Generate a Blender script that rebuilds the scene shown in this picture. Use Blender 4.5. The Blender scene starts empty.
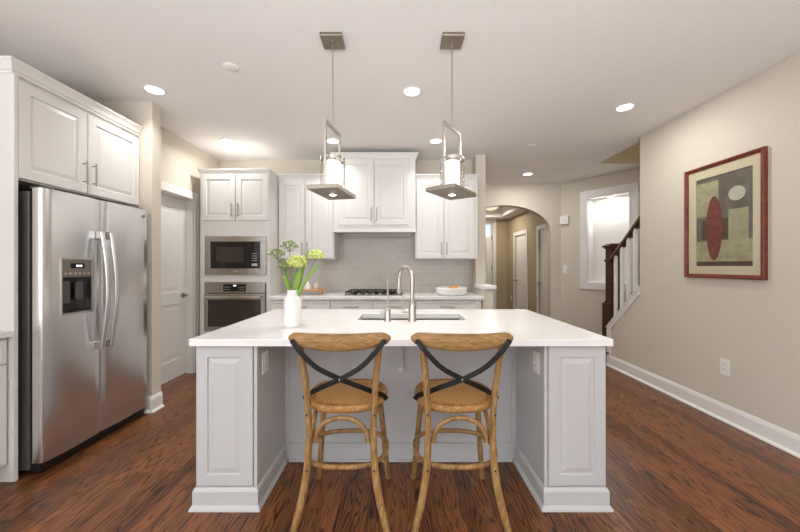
import bpy, bmesh, math, random
from mathutils import Matrix, Vector
random.seed(7)
S = bpy.context.scene
COL = S.collection
PI = math.pi

# ------------------------------------------------------------------ camera
cam = bpy.data.cameras.new('camera')
cam.sensor_width = 36.0
cam.lens = 36.0 * 320 / 800
cam.clip_start = 0.05
camo = bpy.data.objects.new('camera', cam)
camo.location = (0, 0, 1.30)
camo.rotation_euler = (PI / 2, 0, 0)
COL.objects.link(camo)
S.camera = camo

# ------------------------------------------------------------------ world, added fill lamps, exposure
S.view_settings.view_transform = 'Standard'
S.view_settings.look = 'None'
S.view_settings.gamma = 1.0
S.view_settings.use_curve_mapping = False
S.view_settings.exposure = 0.12
W = bpy.data.worlds.new('daylight')
S.world = W
W.use_nodes = True
W.node_tree.nodes['Background'].inputs[0].default_value = (0.92, 0.97, 1.05, 1)
W.node_tree.nodes['Background'].inputs[1].default_value = 1.5


def area(name, loc, rot, sx, sy, power, col=(1, 1, 1), shape='RECTANGLE', spread=PI):
    l = bpy.data.lights.new(name, 'AREA')
    l.shape = shape
    l.size = sx
    if shape == 'RECTANGLE':
        l.size_y = sy
    l.energy = power
    l.color = col
    l.spread = spread
    o = bpy.data.objects.new(name, l)
    o.location = loc
    o.rotation_euler = rot
    COL.objects.link(o)
    return o


COOL = (0.93, 0.99, 1.04)
# unseen fill lamp added at the left wall opening to brighten the room
area('side_fill_lamp', (-2.96, -1.4, 1.4), (0, -PI / 2, 0), 2.1, 3.6, 36, COOL)
# unseen lamp added at the rear wall, tilted up to brighten the ceiling
area('ceiling_fill_lamp', (0.15, -3.45, 0.75), (PI - 0.62, 0, 0), 4.8, 1.2, 222, COOL, spread=1.75)


# ------------------------------------------------------------------ helpers
def frame_of(a, b):
    d = (b - a).normalized()
    up = Vector((0, 0, 1)) if abs(d.z) < 0.95 else Vector((1, 0, 0))
    u = d.cross(up).normalized()
    return u, u.cross(d).normalized()


class MB:
    def __init__(s):
        s.bm = bmesh.new()
        s.mi = 0
        s.M = None

    def _v(s, co):
        co = Vector(co)
        if s.M is not None:
            co = s.M @ co
        return s.bm.verts.new(co)

    def _f(s, vs):
        try:
            f = s.bm.faces.new(vs)
            f.material_index = s.mi
            return f
        except ValueError:
            return None

    def box(s, x0, x1, y0, y1, z0, z1, bev=0.0, seg=2):
        v = [s._v(c) for c in ((x0, y0, z0), (x1, y0, z0), (x1, y1, z0), (x0, y1, z0),
                               (x0, y0, z1), (x1, y0, z1), (x1, y1, z1), (x0, y1, z1))]
        fs = [s._f([v[i] for i in q]) for q in
              ((0, 3, 2, 1), (4, 5, 6, 7), (0, 1, 5, 4), (1, 2, 6, 5), (2, 3, 7, 6), (3, 0, 4, 7))]
        if bev > 0:
            es = list({e for f in fs for e in f.edges})
            r = bmesh.ops.bevel(s.bm, geom=es, offset=bev, segments=seg, affect='EDGES', profile=0.5)
            for f in r['faces']:
                f.material_index = s.mi
        return s

    def loops(s, rings, cap0=True, cap1=True, closed=True):
        vr = [[s._v(c) for c in r] for r in rings]
        n = len(vr[0])
        for a, b in zip(vr, vr[1:]):
            for i in range(n if closed else n - 1):
                j = (i + 1) % n
                s._f([a[i], a[j], b[j], b[i]])
        if cap0:
            s._f(list(reversed(vr[0])))
        if cap1:
            s._f(vr[-1])
        return s

    def tube(s, pts, r, n=10, r2=None, closed=False, up=None):
        """sweep an ellipse (r along side, r2 along up) over pts"""
        P = [Vector(p) for p in pts]
        m = len(P)
        R = r if isinstance(r, (list, tuple)) else [r] * m
        R2 = (r2 if isinstance(r2, (list, tuple)) else [r2] * m) if r2 is not None else R
        rings = []
        pu = None
        for i, p in enumerate(P):
            if closed:
                d = P[(i + 1) % m] - P[i - 1]
            else:
                d = P[min(i + 1, m - 1)] - P[max(i - 1, 0)]
            d.normalize()
            if up is not None:
                w = Vector(up)
            elif pu is None:
                w = Vector((0, 0, 1)) if abs(d.z) < 0.9 else Vector((0, 1, 0))
            else:
                w = pu
            u = d.cross(w)
            u.normalize()
            w = u.cross(d).normalized()
            pu = w
            rings.append([p + u * (R[i] * math.cos(2 * PI * k / n)) + w * (R2[i] * math.sin(2 * PI * k / n))
                          for k in range(n)])
        if closed:
            rings.append(rings[0])
            vr = [[s._v(c) for c in q] for q in rings[:-1]]
            for a in range(m):
                A, B = vr[a], vr[(a + 1) % m]
                for i in range(n):
                    j = (i + 1) % n
                    s._f([A[i], A[j], B[j], B[i]])
        else:
            s.loops(rings)
        return s

    def ribbon(s, pts, wdir, w, t):
        """flat strap: width w along wdir(per point projected), thickness t"""
        P = [Vector(p) for p in pts]
        m = len(P)
        rings = []
        for i, p in enumerate(P):
            d = (P[min(i + 1, m - 1)] - P[max(i - 1, 0)]).normalized()
            nrm = Vector(wdir)
            u = d.cross(nrm).normalized()
            nn = u.cross(d).normalized()
            rings.append([p + u * w / 2 + nn * t / 2, p - u * w / 2 + nn * t / 2,
                          p - u * w / 2 - nn * t / 2, p + u * w / 2 - nn * t / 2])
        return s.loops(rings)

    def cyl(s, p0, p1, r0, r1=None, n=20):
        r1 = r0 if r1 is None else r1
        a, b = Vector(p0), Vector(p1)
        u, w = frame_of(a, b)
        R = []
        for p, r in ((a, r0), (b, r1)):
            R.append([p + u * (r * math.cos(2 * PI * k / n)) + w * (r * math.sin(2 * PI * k / n)) for k in range(n)])
        return s.loops(R)

    def lathe(s, prof, c=(0, 0, 0), n=32, cap0=True, cap1=True):
        c = Vector(c)
        R = [[c + Vector((r * math.cos(2 * PI * k / n), r * math.sin(2 * PI * k / n), z)) for k in range(n)]
             for r, z in prof]
        return s.loops(R, cap0, cap1)

    def prism(s, poly, f0, f1):
        """poly: list of 2-tuples; f0/f1 map a 2-tuple to 3-D for the two ends"""
        return s.loops([[f0(p) for p in poly], [f1(p) for p in poly]])

    def sphere(s, c, r, n=10, m=7, sc=(1, 1, 1)):
        c = Vector(c)
        prof = [(math.sin(PI * i / m), -math.cos(PI * i / m)) for i in range(m + 1)]
        prof[0] = (0.02, -1)
        prof[-1] = (0.02, 1)
        R = [[c + Vector((r * sc[0] * a * math.cos(2 * PI * k / n), r * sc[1] * a * math.sin(2 * PI * k / n), r * sc[2] * b))
              for k in range(n)] for a, b in prof]
        return s.loops(R)

    def panel(s, x0, x1, z0, z1, y, t=0.02, fw=0.055, raised=True):
        """raised-panel door in the XZ plane, front facing -Y at y, slab thickness t"""
        L = [(0, y + t), (0, y + 0.003), (0.003, y), (fw, y), (fw + 0.004, y + 0.008)]
        if raised:
            L += [(fw + 0.012, y + 0.008), (fw + 0.036, y + 0.002)]
        return s.loops([[(x0 + i, yy, z0 + i), (x1 - i, yy, z0 + i), (x1 - i, yy, z1 - i), (x0 + i, yy, z1 - i)]
                        for i, yy in L])

    def crown(s, x0, x1, yf, yb, prof, l=1, r=1):
        """prof: (outset, z) list; runs round the front and the flagged sides"""
        return s.loops([[(x0 - o * l, yb, z), (x0 - o * l, yf - o, z), (x1 + o * r, yf - o, z), (x1 + o * r, yb, z)]
                        for o, z in prof])

    def build(s, name, mat, parent=None, smooth=None, off=None):
        bm = s.bm
        if off is not None:
            bmesh.ops.translate(bm, vec=-Vector(off), verts=bm.verts)
        bmesh.ops.recalc_face_normals(bm, faces=bm.faces)
        me = bpy.data.meshes.new(name)
        bm.to_mesh(me)
        bm.free()
        for m in (mat if isinstance(mat, (list, tuple)) else [mat]):
            me.materials.append(m)
        if smooth is not None:
            for p in me.polygons:
                p.use_smooth = True
            me.set_sharp_from_angle(angle=math.radians(smooth))
        o = bpy.data.objects.new(name, me)
        COL.objects.link(o)
        if parent is not None:
            o.parent = parent
        return o


def thing(name, label, cat, loc=(0, 0, 0), rz=0, group=None):
    o = bpy.data.objects.new(name, None)
    o.empty_display_size = 0.1
    COL.objects.link(o)
    o.location = loc
    o.rotation_euler = (0, 0, rz)
    o['label'] = label
    o['category'] = cat
    o['kind'] = 'thing'
    if group:
        o['group'] = group
    return o


def tag(o, label, cat, group=None, kind='thing'):
    o['label'] = label
    o['category'] = cat
    o['kind'] = kind
    if group:
        o['group'] = group
    return o


def struct(o, label=None):
    o['kind'] = 'structure'
    if label:
        o['label'] = label
    return o


def dup(root, loc, rz, label, group=None):
    r = root.copy()
    COL.objects.link(r)
    r.location = loc
    r.rotation_euler = (0, 0, rz)
    r['label'] = label
    if group:
        r['group'] = group
    for ch in list(root.children):
        c = ch.copy()
        COL.objects.link(c)
        c.parent = r
        for g in list(ch.children):
            d = g.copy()
            COL.objects.link(d)
            d.parent = c
    return r


RZ90 = Matrix.Rotation(PI / 2, 4, 'Z')


# ------------------------------------------------------------------ materials
def lin(c):
    return tuple((x / 12.92 if x <= 0.04045 else ((x + 0.055) / 1.055) ** 2.4) for x in (v / 255 for v in c))


def mat(name, rgb, rough=0.5, metal=0.0, spec=0.5, emit=None, es=0.0):
    m = bpy.data.materials.new(name)
    m.use_nodes = True
    b = m.node_tree.nodes['Principled BSDF']
    b.inputs['Base Color'].default_value = (*lin(rgb), 1)
    b.inputs['Roughness'].default_value = rough
    b.inputs['Metallic'].default_value = metal
    b.inputs['Specular IOR Level'].default_value = spec
    if emit:
        b.inputs['Emission Color'].default_value = (*lin(emit), 1)
        b.inputs['Emission Strength'].default_value = es
    return m


def N(m, t, **kw):
    n = m.node_tree.nodes.new(t)
    for k, v in kw.items():
        if k.startswith('i_'):
            n.inputs[k[2:].replace('_', ' ')].default_value = v
        else:
            setattr(n, k, v)
    return n


def LK(m, a, b):
    m.node_tree.links.new(a, b)


def math_n(m, op, a, b=None):
    n = N(m, 'ShaderNodeMath', operation=op)
    for i, v in enumerate((a, b)):
        if v is None:
            continue
        if isinstance(v, (int, float)):
            n.inputs[i].default_value = v
        else:
            LK(m, v, n.inputs[i])
    return n.outputs[0]


def ramp(m, fac, stops):
    n = N(m, 'ShaderNodeValToRGB')
    el = n.color_ramp.elements
    while len(el) < len(stops):
        el.new(0.5)
    for e, (p, c) in zip(el, stops):
        e.position = p
        e.color = (*lin(c), 1)
    LK(m, fac, n.inputs[0])
    return n.outputs[0]


def noise_tint(m, c1, c2, scale=(1, 1, 1), ns=4.0, det=4, bump=0.0, rough=0.5):
    b = m.node_tree.nodes['Principled BSDF']
    tc = N(m, 'ShaderNodeTexCoord')
    mp = N(m, 'ShaderNodeMapping')
    mp.inputs['Scale'].default_value = scale
    LK(m, tc.outputs['Object'], mp.inputs[0])
    nz = N(m, 'ShaderNodeTexNoise')
    nz.inputs['Scale'].default_value = ns
    nz.inputs['Detail'].default_value = det
    nz.inputs['Roughness'].default_value = rough
    LK(m, mp.outputs[0], nz.inputs['Vector'])
    LK(m, ramp(m, nz.outputs[0], [(0.3, c1), (0.7, c2)]), b.inputs['Base Color'])
    if bump:
        bp = N(m, 'ShaderNodeBump')
        bp.inputs['Strength'].default_value = bump
        bp.inputs['Distance'].default_value = 0.002
        LK(m, nz.outputs[0], bp.inputs['Height'])
        LK(m, bp.outputs[0], b.inputs['Normal'])
    return m


M = {}
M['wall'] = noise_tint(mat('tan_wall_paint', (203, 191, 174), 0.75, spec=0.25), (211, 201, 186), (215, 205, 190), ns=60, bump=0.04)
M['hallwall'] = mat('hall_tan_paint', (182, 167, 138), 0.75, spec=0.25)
M['ceil'] = noise_tint(mat('ceiling_paint', (226, 219, 212), 0.85, spec=0.2), (234, 230, 226), (237, 233, 229), ns=40)
M['cab'] = mat('white_cabinet_paint', (224, 221, 217), 0.32, spec=0.4)
M['isl'] = mat('island_grey_white_paint', (194, 193, 193), 0.32, spec=0.4)
M['trim'] = mat('white_trim_paint', (232, 229, 225), 0.35, spec=0.4)
M['plate'] = mat('white_plastic', (238, 235, 230), 0.35)
M['dark'] = mat('black_plastic', (22, 21, 21), 0.35)
M['void'] = mat('dark_gap', (20, 18, 16), 0.8)
M['nickel'] = mat('brushed_nickel', (196, 190, 180), 0.28, 1.0)
M['pull'] = mat('satin_nickel_pull', (158, 152, 145), 0.3, 1.0)
M['fixture'] = mat('antique_nickel', (156, 146, 132), 0.34, 1.0)
M['sinksteel'] = mat('sink_steel', (138, 133, 126), 0.3, 1.0)
M['panelgrey'] = mat('grey_control_plastic', (126, 121, 115), 0.4, 0.3)
M['chrome'] = mat('polished_steel', (214, 212, 208), 0.14, 1.0)
M['greyside'] = mat('fridge_side_grey', (92, 90, 89), 0.45, 0.3)
M['blackglass'] = mat('black_glass', (26, 22, 20), 0.06)
M['window'] = mat('oven_window_glass', (58, 50, 45), 0.07)
M['quartz'] = noise_tint(mat('white_quartz', (240, 238, 236), 0.2, spec=0.5), (234, 232, 230), (240, 238, 237), ns=9, det=6)
M['ceramic'] = mat('white_ceramic', (238, 236, 233), 0.25)
M['strap'] = mat('black_metal_strap', (24, 21, 20), 0.5, 0.0, 0.3)
M['castiron'] = mat('cast_iron', (24, 23, 22), 0.5, 0.3)
M['orange'] = mat('orange_skin', (228, 150, 40), 0.45)
M['stem'] = mat('green_stem', (98, 128, 48), 0.5)
M['leaf'] = mat('green_leaf', (128, 160, 62), 0.45)
M['bloom'] = mat('yellow_green_bloom', (204, 212, 128), 0.6)
M['umbel'] = mat('pale_green_umbel', (142, 156, 88), 0.6)
M['cream'] = mat('cream_mat_board', (226, 214, 184), 0.8)
M['lens'] = mat('lit_lens', (255, 250, 240), 0.4, emit=(255, 246, 232), es=9.0)
M['shade'] = mat('lit_frosted_glass', (255, 250, 244), 0.4, emit=(255, 246, 236), es=1.6)
M['dimshade'] = mat('dim_lit_glass', (255, 244, 222), 0.4, emit=(255, 236, 204), es=0.75)
M['sky_pane'] = mat('daylit_door_pane', (190, 205, 220), 0.1, emit=(205, 220, 238), es=0.7)
M['digit'] = mat('lit_digits', (220, 235, 240), 0.4, emit=(225, 238, 245), es=1.2)
M['legend'] = mat('pale_key_legend', (188, 182, 174), 0.4)
M['pink'] = mat('pale_pink_glaze', (224, 200, 190), 0.35)


def steel_mat(name, rgb):
    m = mat(name, rgb, 0.3, 1.0)
    b = m.node_tree.nodes['Principled BSDF']
    tc = N(m, 'ShaderNodeTexCoord')
    mp = N(m, 'ShaderNodeMapping')
    mp.inputs['Scale'].default_value = (2, 2, 500)
    LK(m, tc.outputs['Object'], mp.inputs[0])
    nz = N(m, 'ShaderNodeTexNoise')
    nz.inputs['Scale'].default_value = 2.0
    nz.inputs['Detail'].default_value = 2
    LK(m, mp.outputs[0], nz.inputs['Vector'])
    r = N(m, 'ShaderNodeMapRange')
    r.inputs['To Min'].default_value = 0.2
    r.inputs['To Max'].default_value = 0.30
    LK(m, nz.outputs[0], r.inputs[0])
    LK(m, r.outputs[0], b.inputs['Roughness'])
    return m


M['steel'] = steel_mat('stainless_steel', (176, 169, 161))
M['fsteel'] = steel_mat('fridge_stainless', (226, 226, 227))


def glass_mat():
    m = bpy.data.materials.new('clear_glass')
    m.use_nodes = True
    nt = m.node_tree
    nt.nodes.remove(nt.nodes['Principled BSDF'])
    out = nt.nodes['Material Output']
    lw = N(m, 'ShaderNodeLayerWeight')
    lw.inputs[0].default_value = 0.5
    pw = math_n(m, 'MULTIPLY_ADD', math_n(m, 'POWER', lw.outputs['Facing'], 4.0), 0.7)
    pw.node.inputs[2].default_value = 0.04
    tr = N(m, 'ShaderNodeBsdfTransparent')
    tr.inputs[0].default_value = (0.96, 0.96, 0.95, 1)
    gl = N(m, 'ShaderNodeBsdfGlossy')
    gl.inputs['Roughness'].default_value = 0.03
    mx = N(m, 'ShaderNodeMixShader')
    LK(m, pw, mx.inputs[0])
    LK(m, tr.outputs[0], mx.inputs[1])
    LK(m, gl.outputs[0], mx.inputs[2])
    LK(m, mx.outputs[0], out.inputs[0])
    return m


M['glass'] = glass_mat()


def floor_mat():
    m = mat('brown_oak_planks', (110, 66, 38), 0.32, spec=0.45)
    b = m.node_tree.nodes['Principled BSDF']
    g = N(m, 'ShaderNodeNewGeometry')
    sp = N(m, 'ShaderNodeSeparateXYZ')
    LK(m, g.outputs['Position'], sp.inputs[0])
    X, Y = sp.outputs[0], sp.outputs[1]
    w = 0.083
    xi = math_n(m, 'FLOOR', math_n(m, 'DIVIDE', X, w))
    wn = N(m, 'ShaderNodeTexWhiteNoise', noise_dimensions='1D')
    LK(m, xi, wn.inputs['W'])
    yo = math_n(m, 'ADD', Y, math_n(m, 'MULTIPLY', wn.outputs[0], 7.3))
    yi = math_n(m, 'FLOOR', math_n(m, 'DIVIDE', yo, 1.1))
    cb = N(m, 'ShaderNodeCombineXYZ')
    LK(m, xi, cb.inputs[0])
    LK(m, yi, cb.inputs[1])
    w2 = N(m, 'ShaderNodeTexWhiteNoise', noise_dimensions='3D')
    LK(m, cb.outputs[0], w2.inputs['Vector'])
    rnd = w2.outputs[0]
    # cathedral grain: contour bands of stretched noise, shifted per plank
    v = N(m, 'ShaderNodeCombineXYZ')
    LK(m, math_n(m, 'MULTIPLY', X, 14.0), v.inputs[0])
    LK(m, math_n(m, 'MULTIPLY', Y, 1.0), v.inputs[1])
    LK(m, math_n(m, 'MULTIPLY', rnd, 40.0), v.inputs[2])
    nz = N(m, 'ShaderNodeTexNoise')
    nz.inputs['Scale'].default_value = 1.1
    nz.inputs['Detail'].default_value = 2
    LK(m, v.outputs[0], nz.inputs['Vector'])
    band = math_n(m, 'SINE', math_n(m, 'MULTIPLY', nz.outputs[0], 100.0))
    v2 = N(m, 'ShaderNodeCombineXYZ')
    LK(m, math_n(m, 'MULTIPLY', X, 210.0), v2.inputs[0])
    LK(m, math_n(m, 'MULTIPLY', Y, 7.0), v2.inputs[1])
    LK(m, math_n(m, 'MULTIPLY', rnd, 30.0), v2.inputs[2])
    n2 = N(m, 'ShaderNodeTexNoise')
    n2.inputs['Scale'].default_value = 1.0
    n2.inputs['Detail'].default_value = 3
    LK(m, v2.outputs[0], n2.inputs['Vector'])
    sm = N(m, 'ShaderNodeMapRange', interpolation_type='SMOOTHSTEP')
    sm.inputs['From Min'].default_value = 0.0
    sm.inputs['From Max'].default_value = 0.95
    LK(m, band, sm.inputs[0])
    n3 = N(m, 'ShaderNodeTexNoise')          # broad tone drift along a board
    n3.inputs['Scale'].default_value = 0.35
    LK(m, v.outputs[0], n3.inputs['Vector'])
    pore = math_n(m, 'MULTIPLY', sm.outputs[0], math_n(m, 'MULTIPLY', n2.outputs[0], 0.95))
    gr = math_n(m, 'SUBTRACT', math_n(m, 'ADD', math_n(m, 'MULTIPLY', n2.outputs[0], 0.42), 0.36), math_n(m, 'MULTIPLY', pore, 0.75))
    gr = math_n(m, 'ADD', gr, math_n(m, 'MULTIPLY', math_n(m, 'SUBTRACT', rnd, 0.5), 0.24))
    gr = math_n(m, 'ADD', gr, math_n(m, 'MULTIPLY', math_n(m, 'SUBTRACT', n3.outputs[0], 0.5), 0.3))
    colr = ramp(m, gr, [(0.14, (42, 20, 10)), (0.34, (84, 47, 25)), (0.55, (124, 76, 39)), (0.80, (148, 94, 54))])
    # plank gaps
    fx = math_n(m, 'FRACT', math_n(m, 'DIVIDE', X, w))
    gx = math_n(m, 'LESS_THAN', fx, 0.018)
    fy = math_n(m, 'FRACT', math_n(m, 'DIVIDE', yo, 1.1))
    gy = math_n(m, 'LESS_THAN', fy, 0.002)
    gap = math_n(m, 'MAXIMUM', gx, gy)
    mx = N(m, 'ShaderNodeMixRGB')
    LK(m, math_n(m, 'MULTIPLY', gap, 0.6), mx.inputs[0])
    LK(m, colr, mx.inputs[1])
    mx.inputs[2].default_value = (*lin((40, 22, 14)), 1)
    LK(m, mx.outputs[0], b.inputs['Base Color'])
    bp = N(m, 'ShaderNodeBump')
    bp.inputs['Strength'].default_value = 0.12
    bp.inputs['Distance'].default_value = 0.002
    LK(m, gr, bp.inputs['Height'])
    LK(m, bp.outputs[0], b.inputs['Normal'])
    return m


M['floor'] = floor_mat()


def tile_mat():
    m = mat('glazed_subway_tile', (190, 183, 175), 0.09)
    b = m.node_tree.nodes['Principled BSDF']
    g = N(m, 'ShaderNodeNewGeometry')
    sp = N(m, 'ShaderNodeSeparateXYZ')
    LK(m, g.outputs['Position'], sp.inputs[0])
    cb = N(m, 'ShaderNodeCombineXYZ')
    LK(m, sp.outputs[0], cb.inputs[0])
    LK(m, sp.outputs[2], cb.inputs[1])
    br = N(m, 'ShaderNodeTexBrick')
    br.inputs['Scale'].default_value = 1.0
    br.inputs['Brick Width'].default_value = 0.153
    br.inputs['Row Height'].default_value = 0.0765
    br.inputs['Mortar Size'].default_value = 0.0022
    br.inputs['Mortar Smooth'].default_value = 0.3
    br.inputs['Color1'].default_value = (*lin((194, 186, 176)), 1)
    br.inputs['Color2'].default_value = (*lin((200, 193, 184)), 1)
    br.inputs['Mortar'].default_value = (*lin((214, 209, 203)), 1)
    LK(m, cb.outputs[0], br.inputs['Vector'])
    LK(m, br.outputs['Color'], b.inputs['Base Color'])
    # each tile sits a touch off-plane: low-frequency bump plus sunken grout
    nz = N(m, 'ShaderNodeTexNoise')
    nz.inputs['Scale'].default_value = 9.0
    LK(m, g.outputs['Position'], nz.inputs['Vector'])
    h = math_n(m, 'SUBTRACT', math_n(m, 'MULTIPLY', nz.outputs[0], 0.6), br.outputs['Fac'])
    bp = N(m, 'ShaderNodeBump')
    bp.inputs['Strength'].default_value = 0.35
    bp.inputs['Distance'].default_value = 0.003
    LK(m, h, bp.inputs['Height'])
    LK(m, bp.outputs[0], b.inputs['Normal'])
    return m


M['tile'] = tile_mat()


def wood(name, stops, sc, bands=14.0, rough=0.5):
    m = mat(name, stops[0][1], rough, spec=0.35)
    b = m.node_tree.nodes['Principled BSDF']
    tc = N(m, 'ShaderNodeTexCoord')
    mp = N(m, 'ShaderNodeMapping')
    mp.inputs['Scale'].default_value = sc
    LK(m, tc.outputs['Object'], mp.inputs[0])
    nz = N(m, 'ShaderNodeTexNoise')
    nz.inputs['Scale'].default_value = 1.0
    nz.inputs['Detail'].default_value = 4
    LK(m, mp.outputs[0], nz.inputs['Vector'])
    f = math_n(m, 'FRACT', math_n(m, 'MULTIPLY', nz.outputs[0], bands))
    f = math_n(m, 'ADD', math_n(m, 'MULTIPLY', f, 0.35), math_n(m, 'MULTIPLY', nz.outputs[0], 0.65))
    LK(m, ramp(m, f, stops), b.inputs['Base Color'])
    return m


OAK = [(0.2, (104, 76, 43)), (0.5, (154, 117, 71)), (0.8, (182, 146, 97))]
M['oak'] = wood('weathered_oak', OAK, (30, 30, 4), 6)
M['oakx'] = wood('weathered_oak_crest', OAK, (4, 30, 40), 8)
M['seatwood'] = wood('honey_oak_seat', [(0.2, (122, 84, 42)), (0.5, (170, 124, 70)), (0.8, (196, 150, 92))], (30, 5, 30), 6)
M['newel'] = wood('dark_walnut', [(0.2, (46, 28, 19)), (0.5, (72, 45, 31)), (0.8, (92, 60, 42))], (30, 30, 4), 6, 0.35)
M['board'] = wood('light_board_wood', [(0.2, (176, 120, 70)), (0.5, (206, 150, 96)), (0.8, (220, 168, 112))], (10, 40, 40), 6)
M['mahog'] = wood('red_brown_frame_wood', [(0.2, (84, 36, 26)), (0.5, (118, 54, 40)), (0.8, (136, 68, 50))], (30, 30, 8), 6, 0.35)


def cane_mat():
    m = mat('woven_cane', (180, 128, 72), 0.6)
    b = m.node_tree.nodes['Principled BSDF']
    tc = N(m, 'ShaderNodeTexCoord')
    mp = N(m, 'ShaderNodeMapping')
    mp.inputs['Rotation'].default_value = (0, 0, PI / 4)
    mp.inputs['Scale'].default_value = (110, 110, 0)
    LK(m, tc.outputs['Object'], mp.inputs[0])
    ck = N(m, 'ShaderNodeTexChecker')
    ck.inputs['Scale'].default_value = 1.0
    ck.inputs['Color1'].default_value = (*lin((222, 174, 110)), 1)
    ck.inputs['Color2'].default_value = (*lin((160, 112, 60)), 1)
    LK(m, mp.outputs[0], ck.inputs[0])
    LK(m, ck.outputs[0], b.inputs['Base Color'])
    bp = N(m, 'ShaderNodeBump')
    bp.inputs['Strength'].default_value = 0.4
    bp.inputs['Distance'].default_value = 0.002
    LK(m, ck.outputs['Fac'], bp.inputs['Height'])
    LK(m, bp.outputs[0], b.inputs['Normal'])
    return m


M['cane'] = cane_mat()

# ------------------------------------------------------------------ room shell
CH = 2.77          # ceiling height
RW = 2.735         # right wall face
BY = 4.45          # kitchen back wall face
AY = 5.735         # arch wall face
P0 = Vector((2.885, 5.735, 0))     # start of the angled niche wall
ANG = math.atan2(-0.7943, 0.6075)
MA = Matrix.Translation(P0) @ Matrix.Rotation(ANG, 4, 'Z')

b = MB().box(-3.2, 4.1, -3.7, 8.8, -0.1, 0.0)
struct(b.build('floor', M['floor']), 'dark brown oak plank floor')

b = MB()
b.box(-3.2, 2.845, -3.7, 5.9, CH, CH + 0.14)
b.box(2.845, 4.1, 4.59, 5.9, CH, CH + 0.14)
struct(b.build('ceiling', M['ceil']), 'smooth off-white kitchen ceiling')

b = MB()
b.box(-3.09, -2.97, 0.45, 2.86, 0, CH)
b.box(-3.09, -2.97, -3.6, -3.25, 0, CH)
b.box(-3.09, -2.97, -3.25, 0.45, 0, 0.3)  # opening between sill and header is added to let in light
b.box(-3.09, -2.97, -3.25, 0.45, 2.5, CH)
struct(b.build('wall_left', M['wall']), 'tan left wall behind the refrigerator')
b = MB().box(-2.97, -2.216, 2.86, 2.967, 0, CH)
struct(b.build('wall_stub', M['wall']), 'short tan wall end between refrigerator and pantry door')
b = MB()
b.box(-2.63, -2.51, 2.967, 3.10, 0, CH)
b.box(-2.63, -2.51, 3.89, BY + 0.1, 0, CH)
b.box(-2.63, -2.51, 3.10, 3.89, 2.10, CH)
struct(b.build('wall_pantry', M['wall']), 'tan wall around the white pantry door')
b = MB().box(-2.51, 1.0, BY, BY + 0.12, 0, CH)
struct(b.build('wall_back', M['wall']), 'tan kitchen wall above the upper cabinets')
b = MB().box(1.0, 1.13, 4.227, AY, 0, CH)
struct(b.build('wall_partition', M['wall']), 'tan wall end right of the upper cabinets')
b = MB().box(1.0, 1.13, 3.875, 4.227, 0, 1.017)
struct(b.build('wall_pony', M['wall']), 'low half wall beside the back counter')
b = MB().box(0.978, 1.165, 3.845, 4.226, 1.017, 1.062, 0.008)
struct(b.build('trim_1', M['trim']), 'white cap on the low half wall')

# arch wall
ax, hw, zs, rise = 1.88, 0.82, 1.91, 0.48
b = MB()
b.box(1.13, ax - hw, AY, AY + 0.12, 0, CH)
b.box(ax + hw, 2.885, AY, AY + 0.12, 0, CH)
n = 40
top = []
for i in range(n + 1):
    a = PI - PI * i / n
    top.append((ax + hw * math.cos(a), zs + rise * math.sin(a)))
for (xa, za), (xb, zb) in zip(top, top[1:]):
    b.loops([[(xa, AY, za), (xb, AY, zb), (xb, AY, CH), (xa, AY, CH)],
             [(xa, AY + 0.12, za), (xb, AY + 0.12, zb), (xb, AY + 0.12, CH), (xa, AY + 0.12, CH)]])
bmesh.ops.remove_doubles(b.bm, verts=b.bm.verts, dist=1e-4)
struct(b.build('wall_arch', M['wall']), 'tan wall with an arched opening to the hall')

# angled wall with the lit niche (local x along the wall, -y into the room)
nx0, nx1, nz0, nz1, nd = 0.444, 1.046, 1.025, 2.445, 0.17
b = MB(); b.M = MA
b.box(0, nx0, 0, 0.30, 0, CH)
b.box(nx1, 1.62, 0, 0.30, 0, CH)
b.box(nx0, nx1, 0, 0.30, 0, nz0)
b.box(nx0, nx1, 0, 0.30, nz1, CH)
struct(b.build('wall_angled', M['wall']), 'angled tan wall that holds the white niche')
b = MB(); b.M = MA
e = 0.012
b.box(nx0, nx0 + e, 0.0, nd, nz0, nz1)
b.box(nx1 - e, nx1, 0.0, nd, nz0, nz1)
b.box(nx0 + e, nx1 - e, 0.0, nd, nz1 - e, nz1)
b.box(nx0 + e, nx1 - e, 0.0, nd, nz0, nz0 + e)
b.box(nx0, nx1, nd, nd + e, nz0, nz1)
struct(b.build('trim_2', M['trim']), 'white inner lining of the wall niche')
b = MB(); b.M = MA
cw = 0.115
b.box(nx0 - cw, nx0, -0.02, -0.0005, nz0 - cw, nz1 + cw, 0.003)
b.box(nx1, nx1 + cw, -0.02, -0.0005, nz0 - cw, nz1 + cw, 0.003)
b.box(nx0, nx1, -0.02, -0.0005, nz1, nz1 + cw, 0.003)
b.box(nx0, nx1, -0.02, -0.0005, nz0 - cw, nz0, 0.003)
struct(b.build('trim_3', M['trim']), 'wide white casing around the wall niche')

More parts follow.
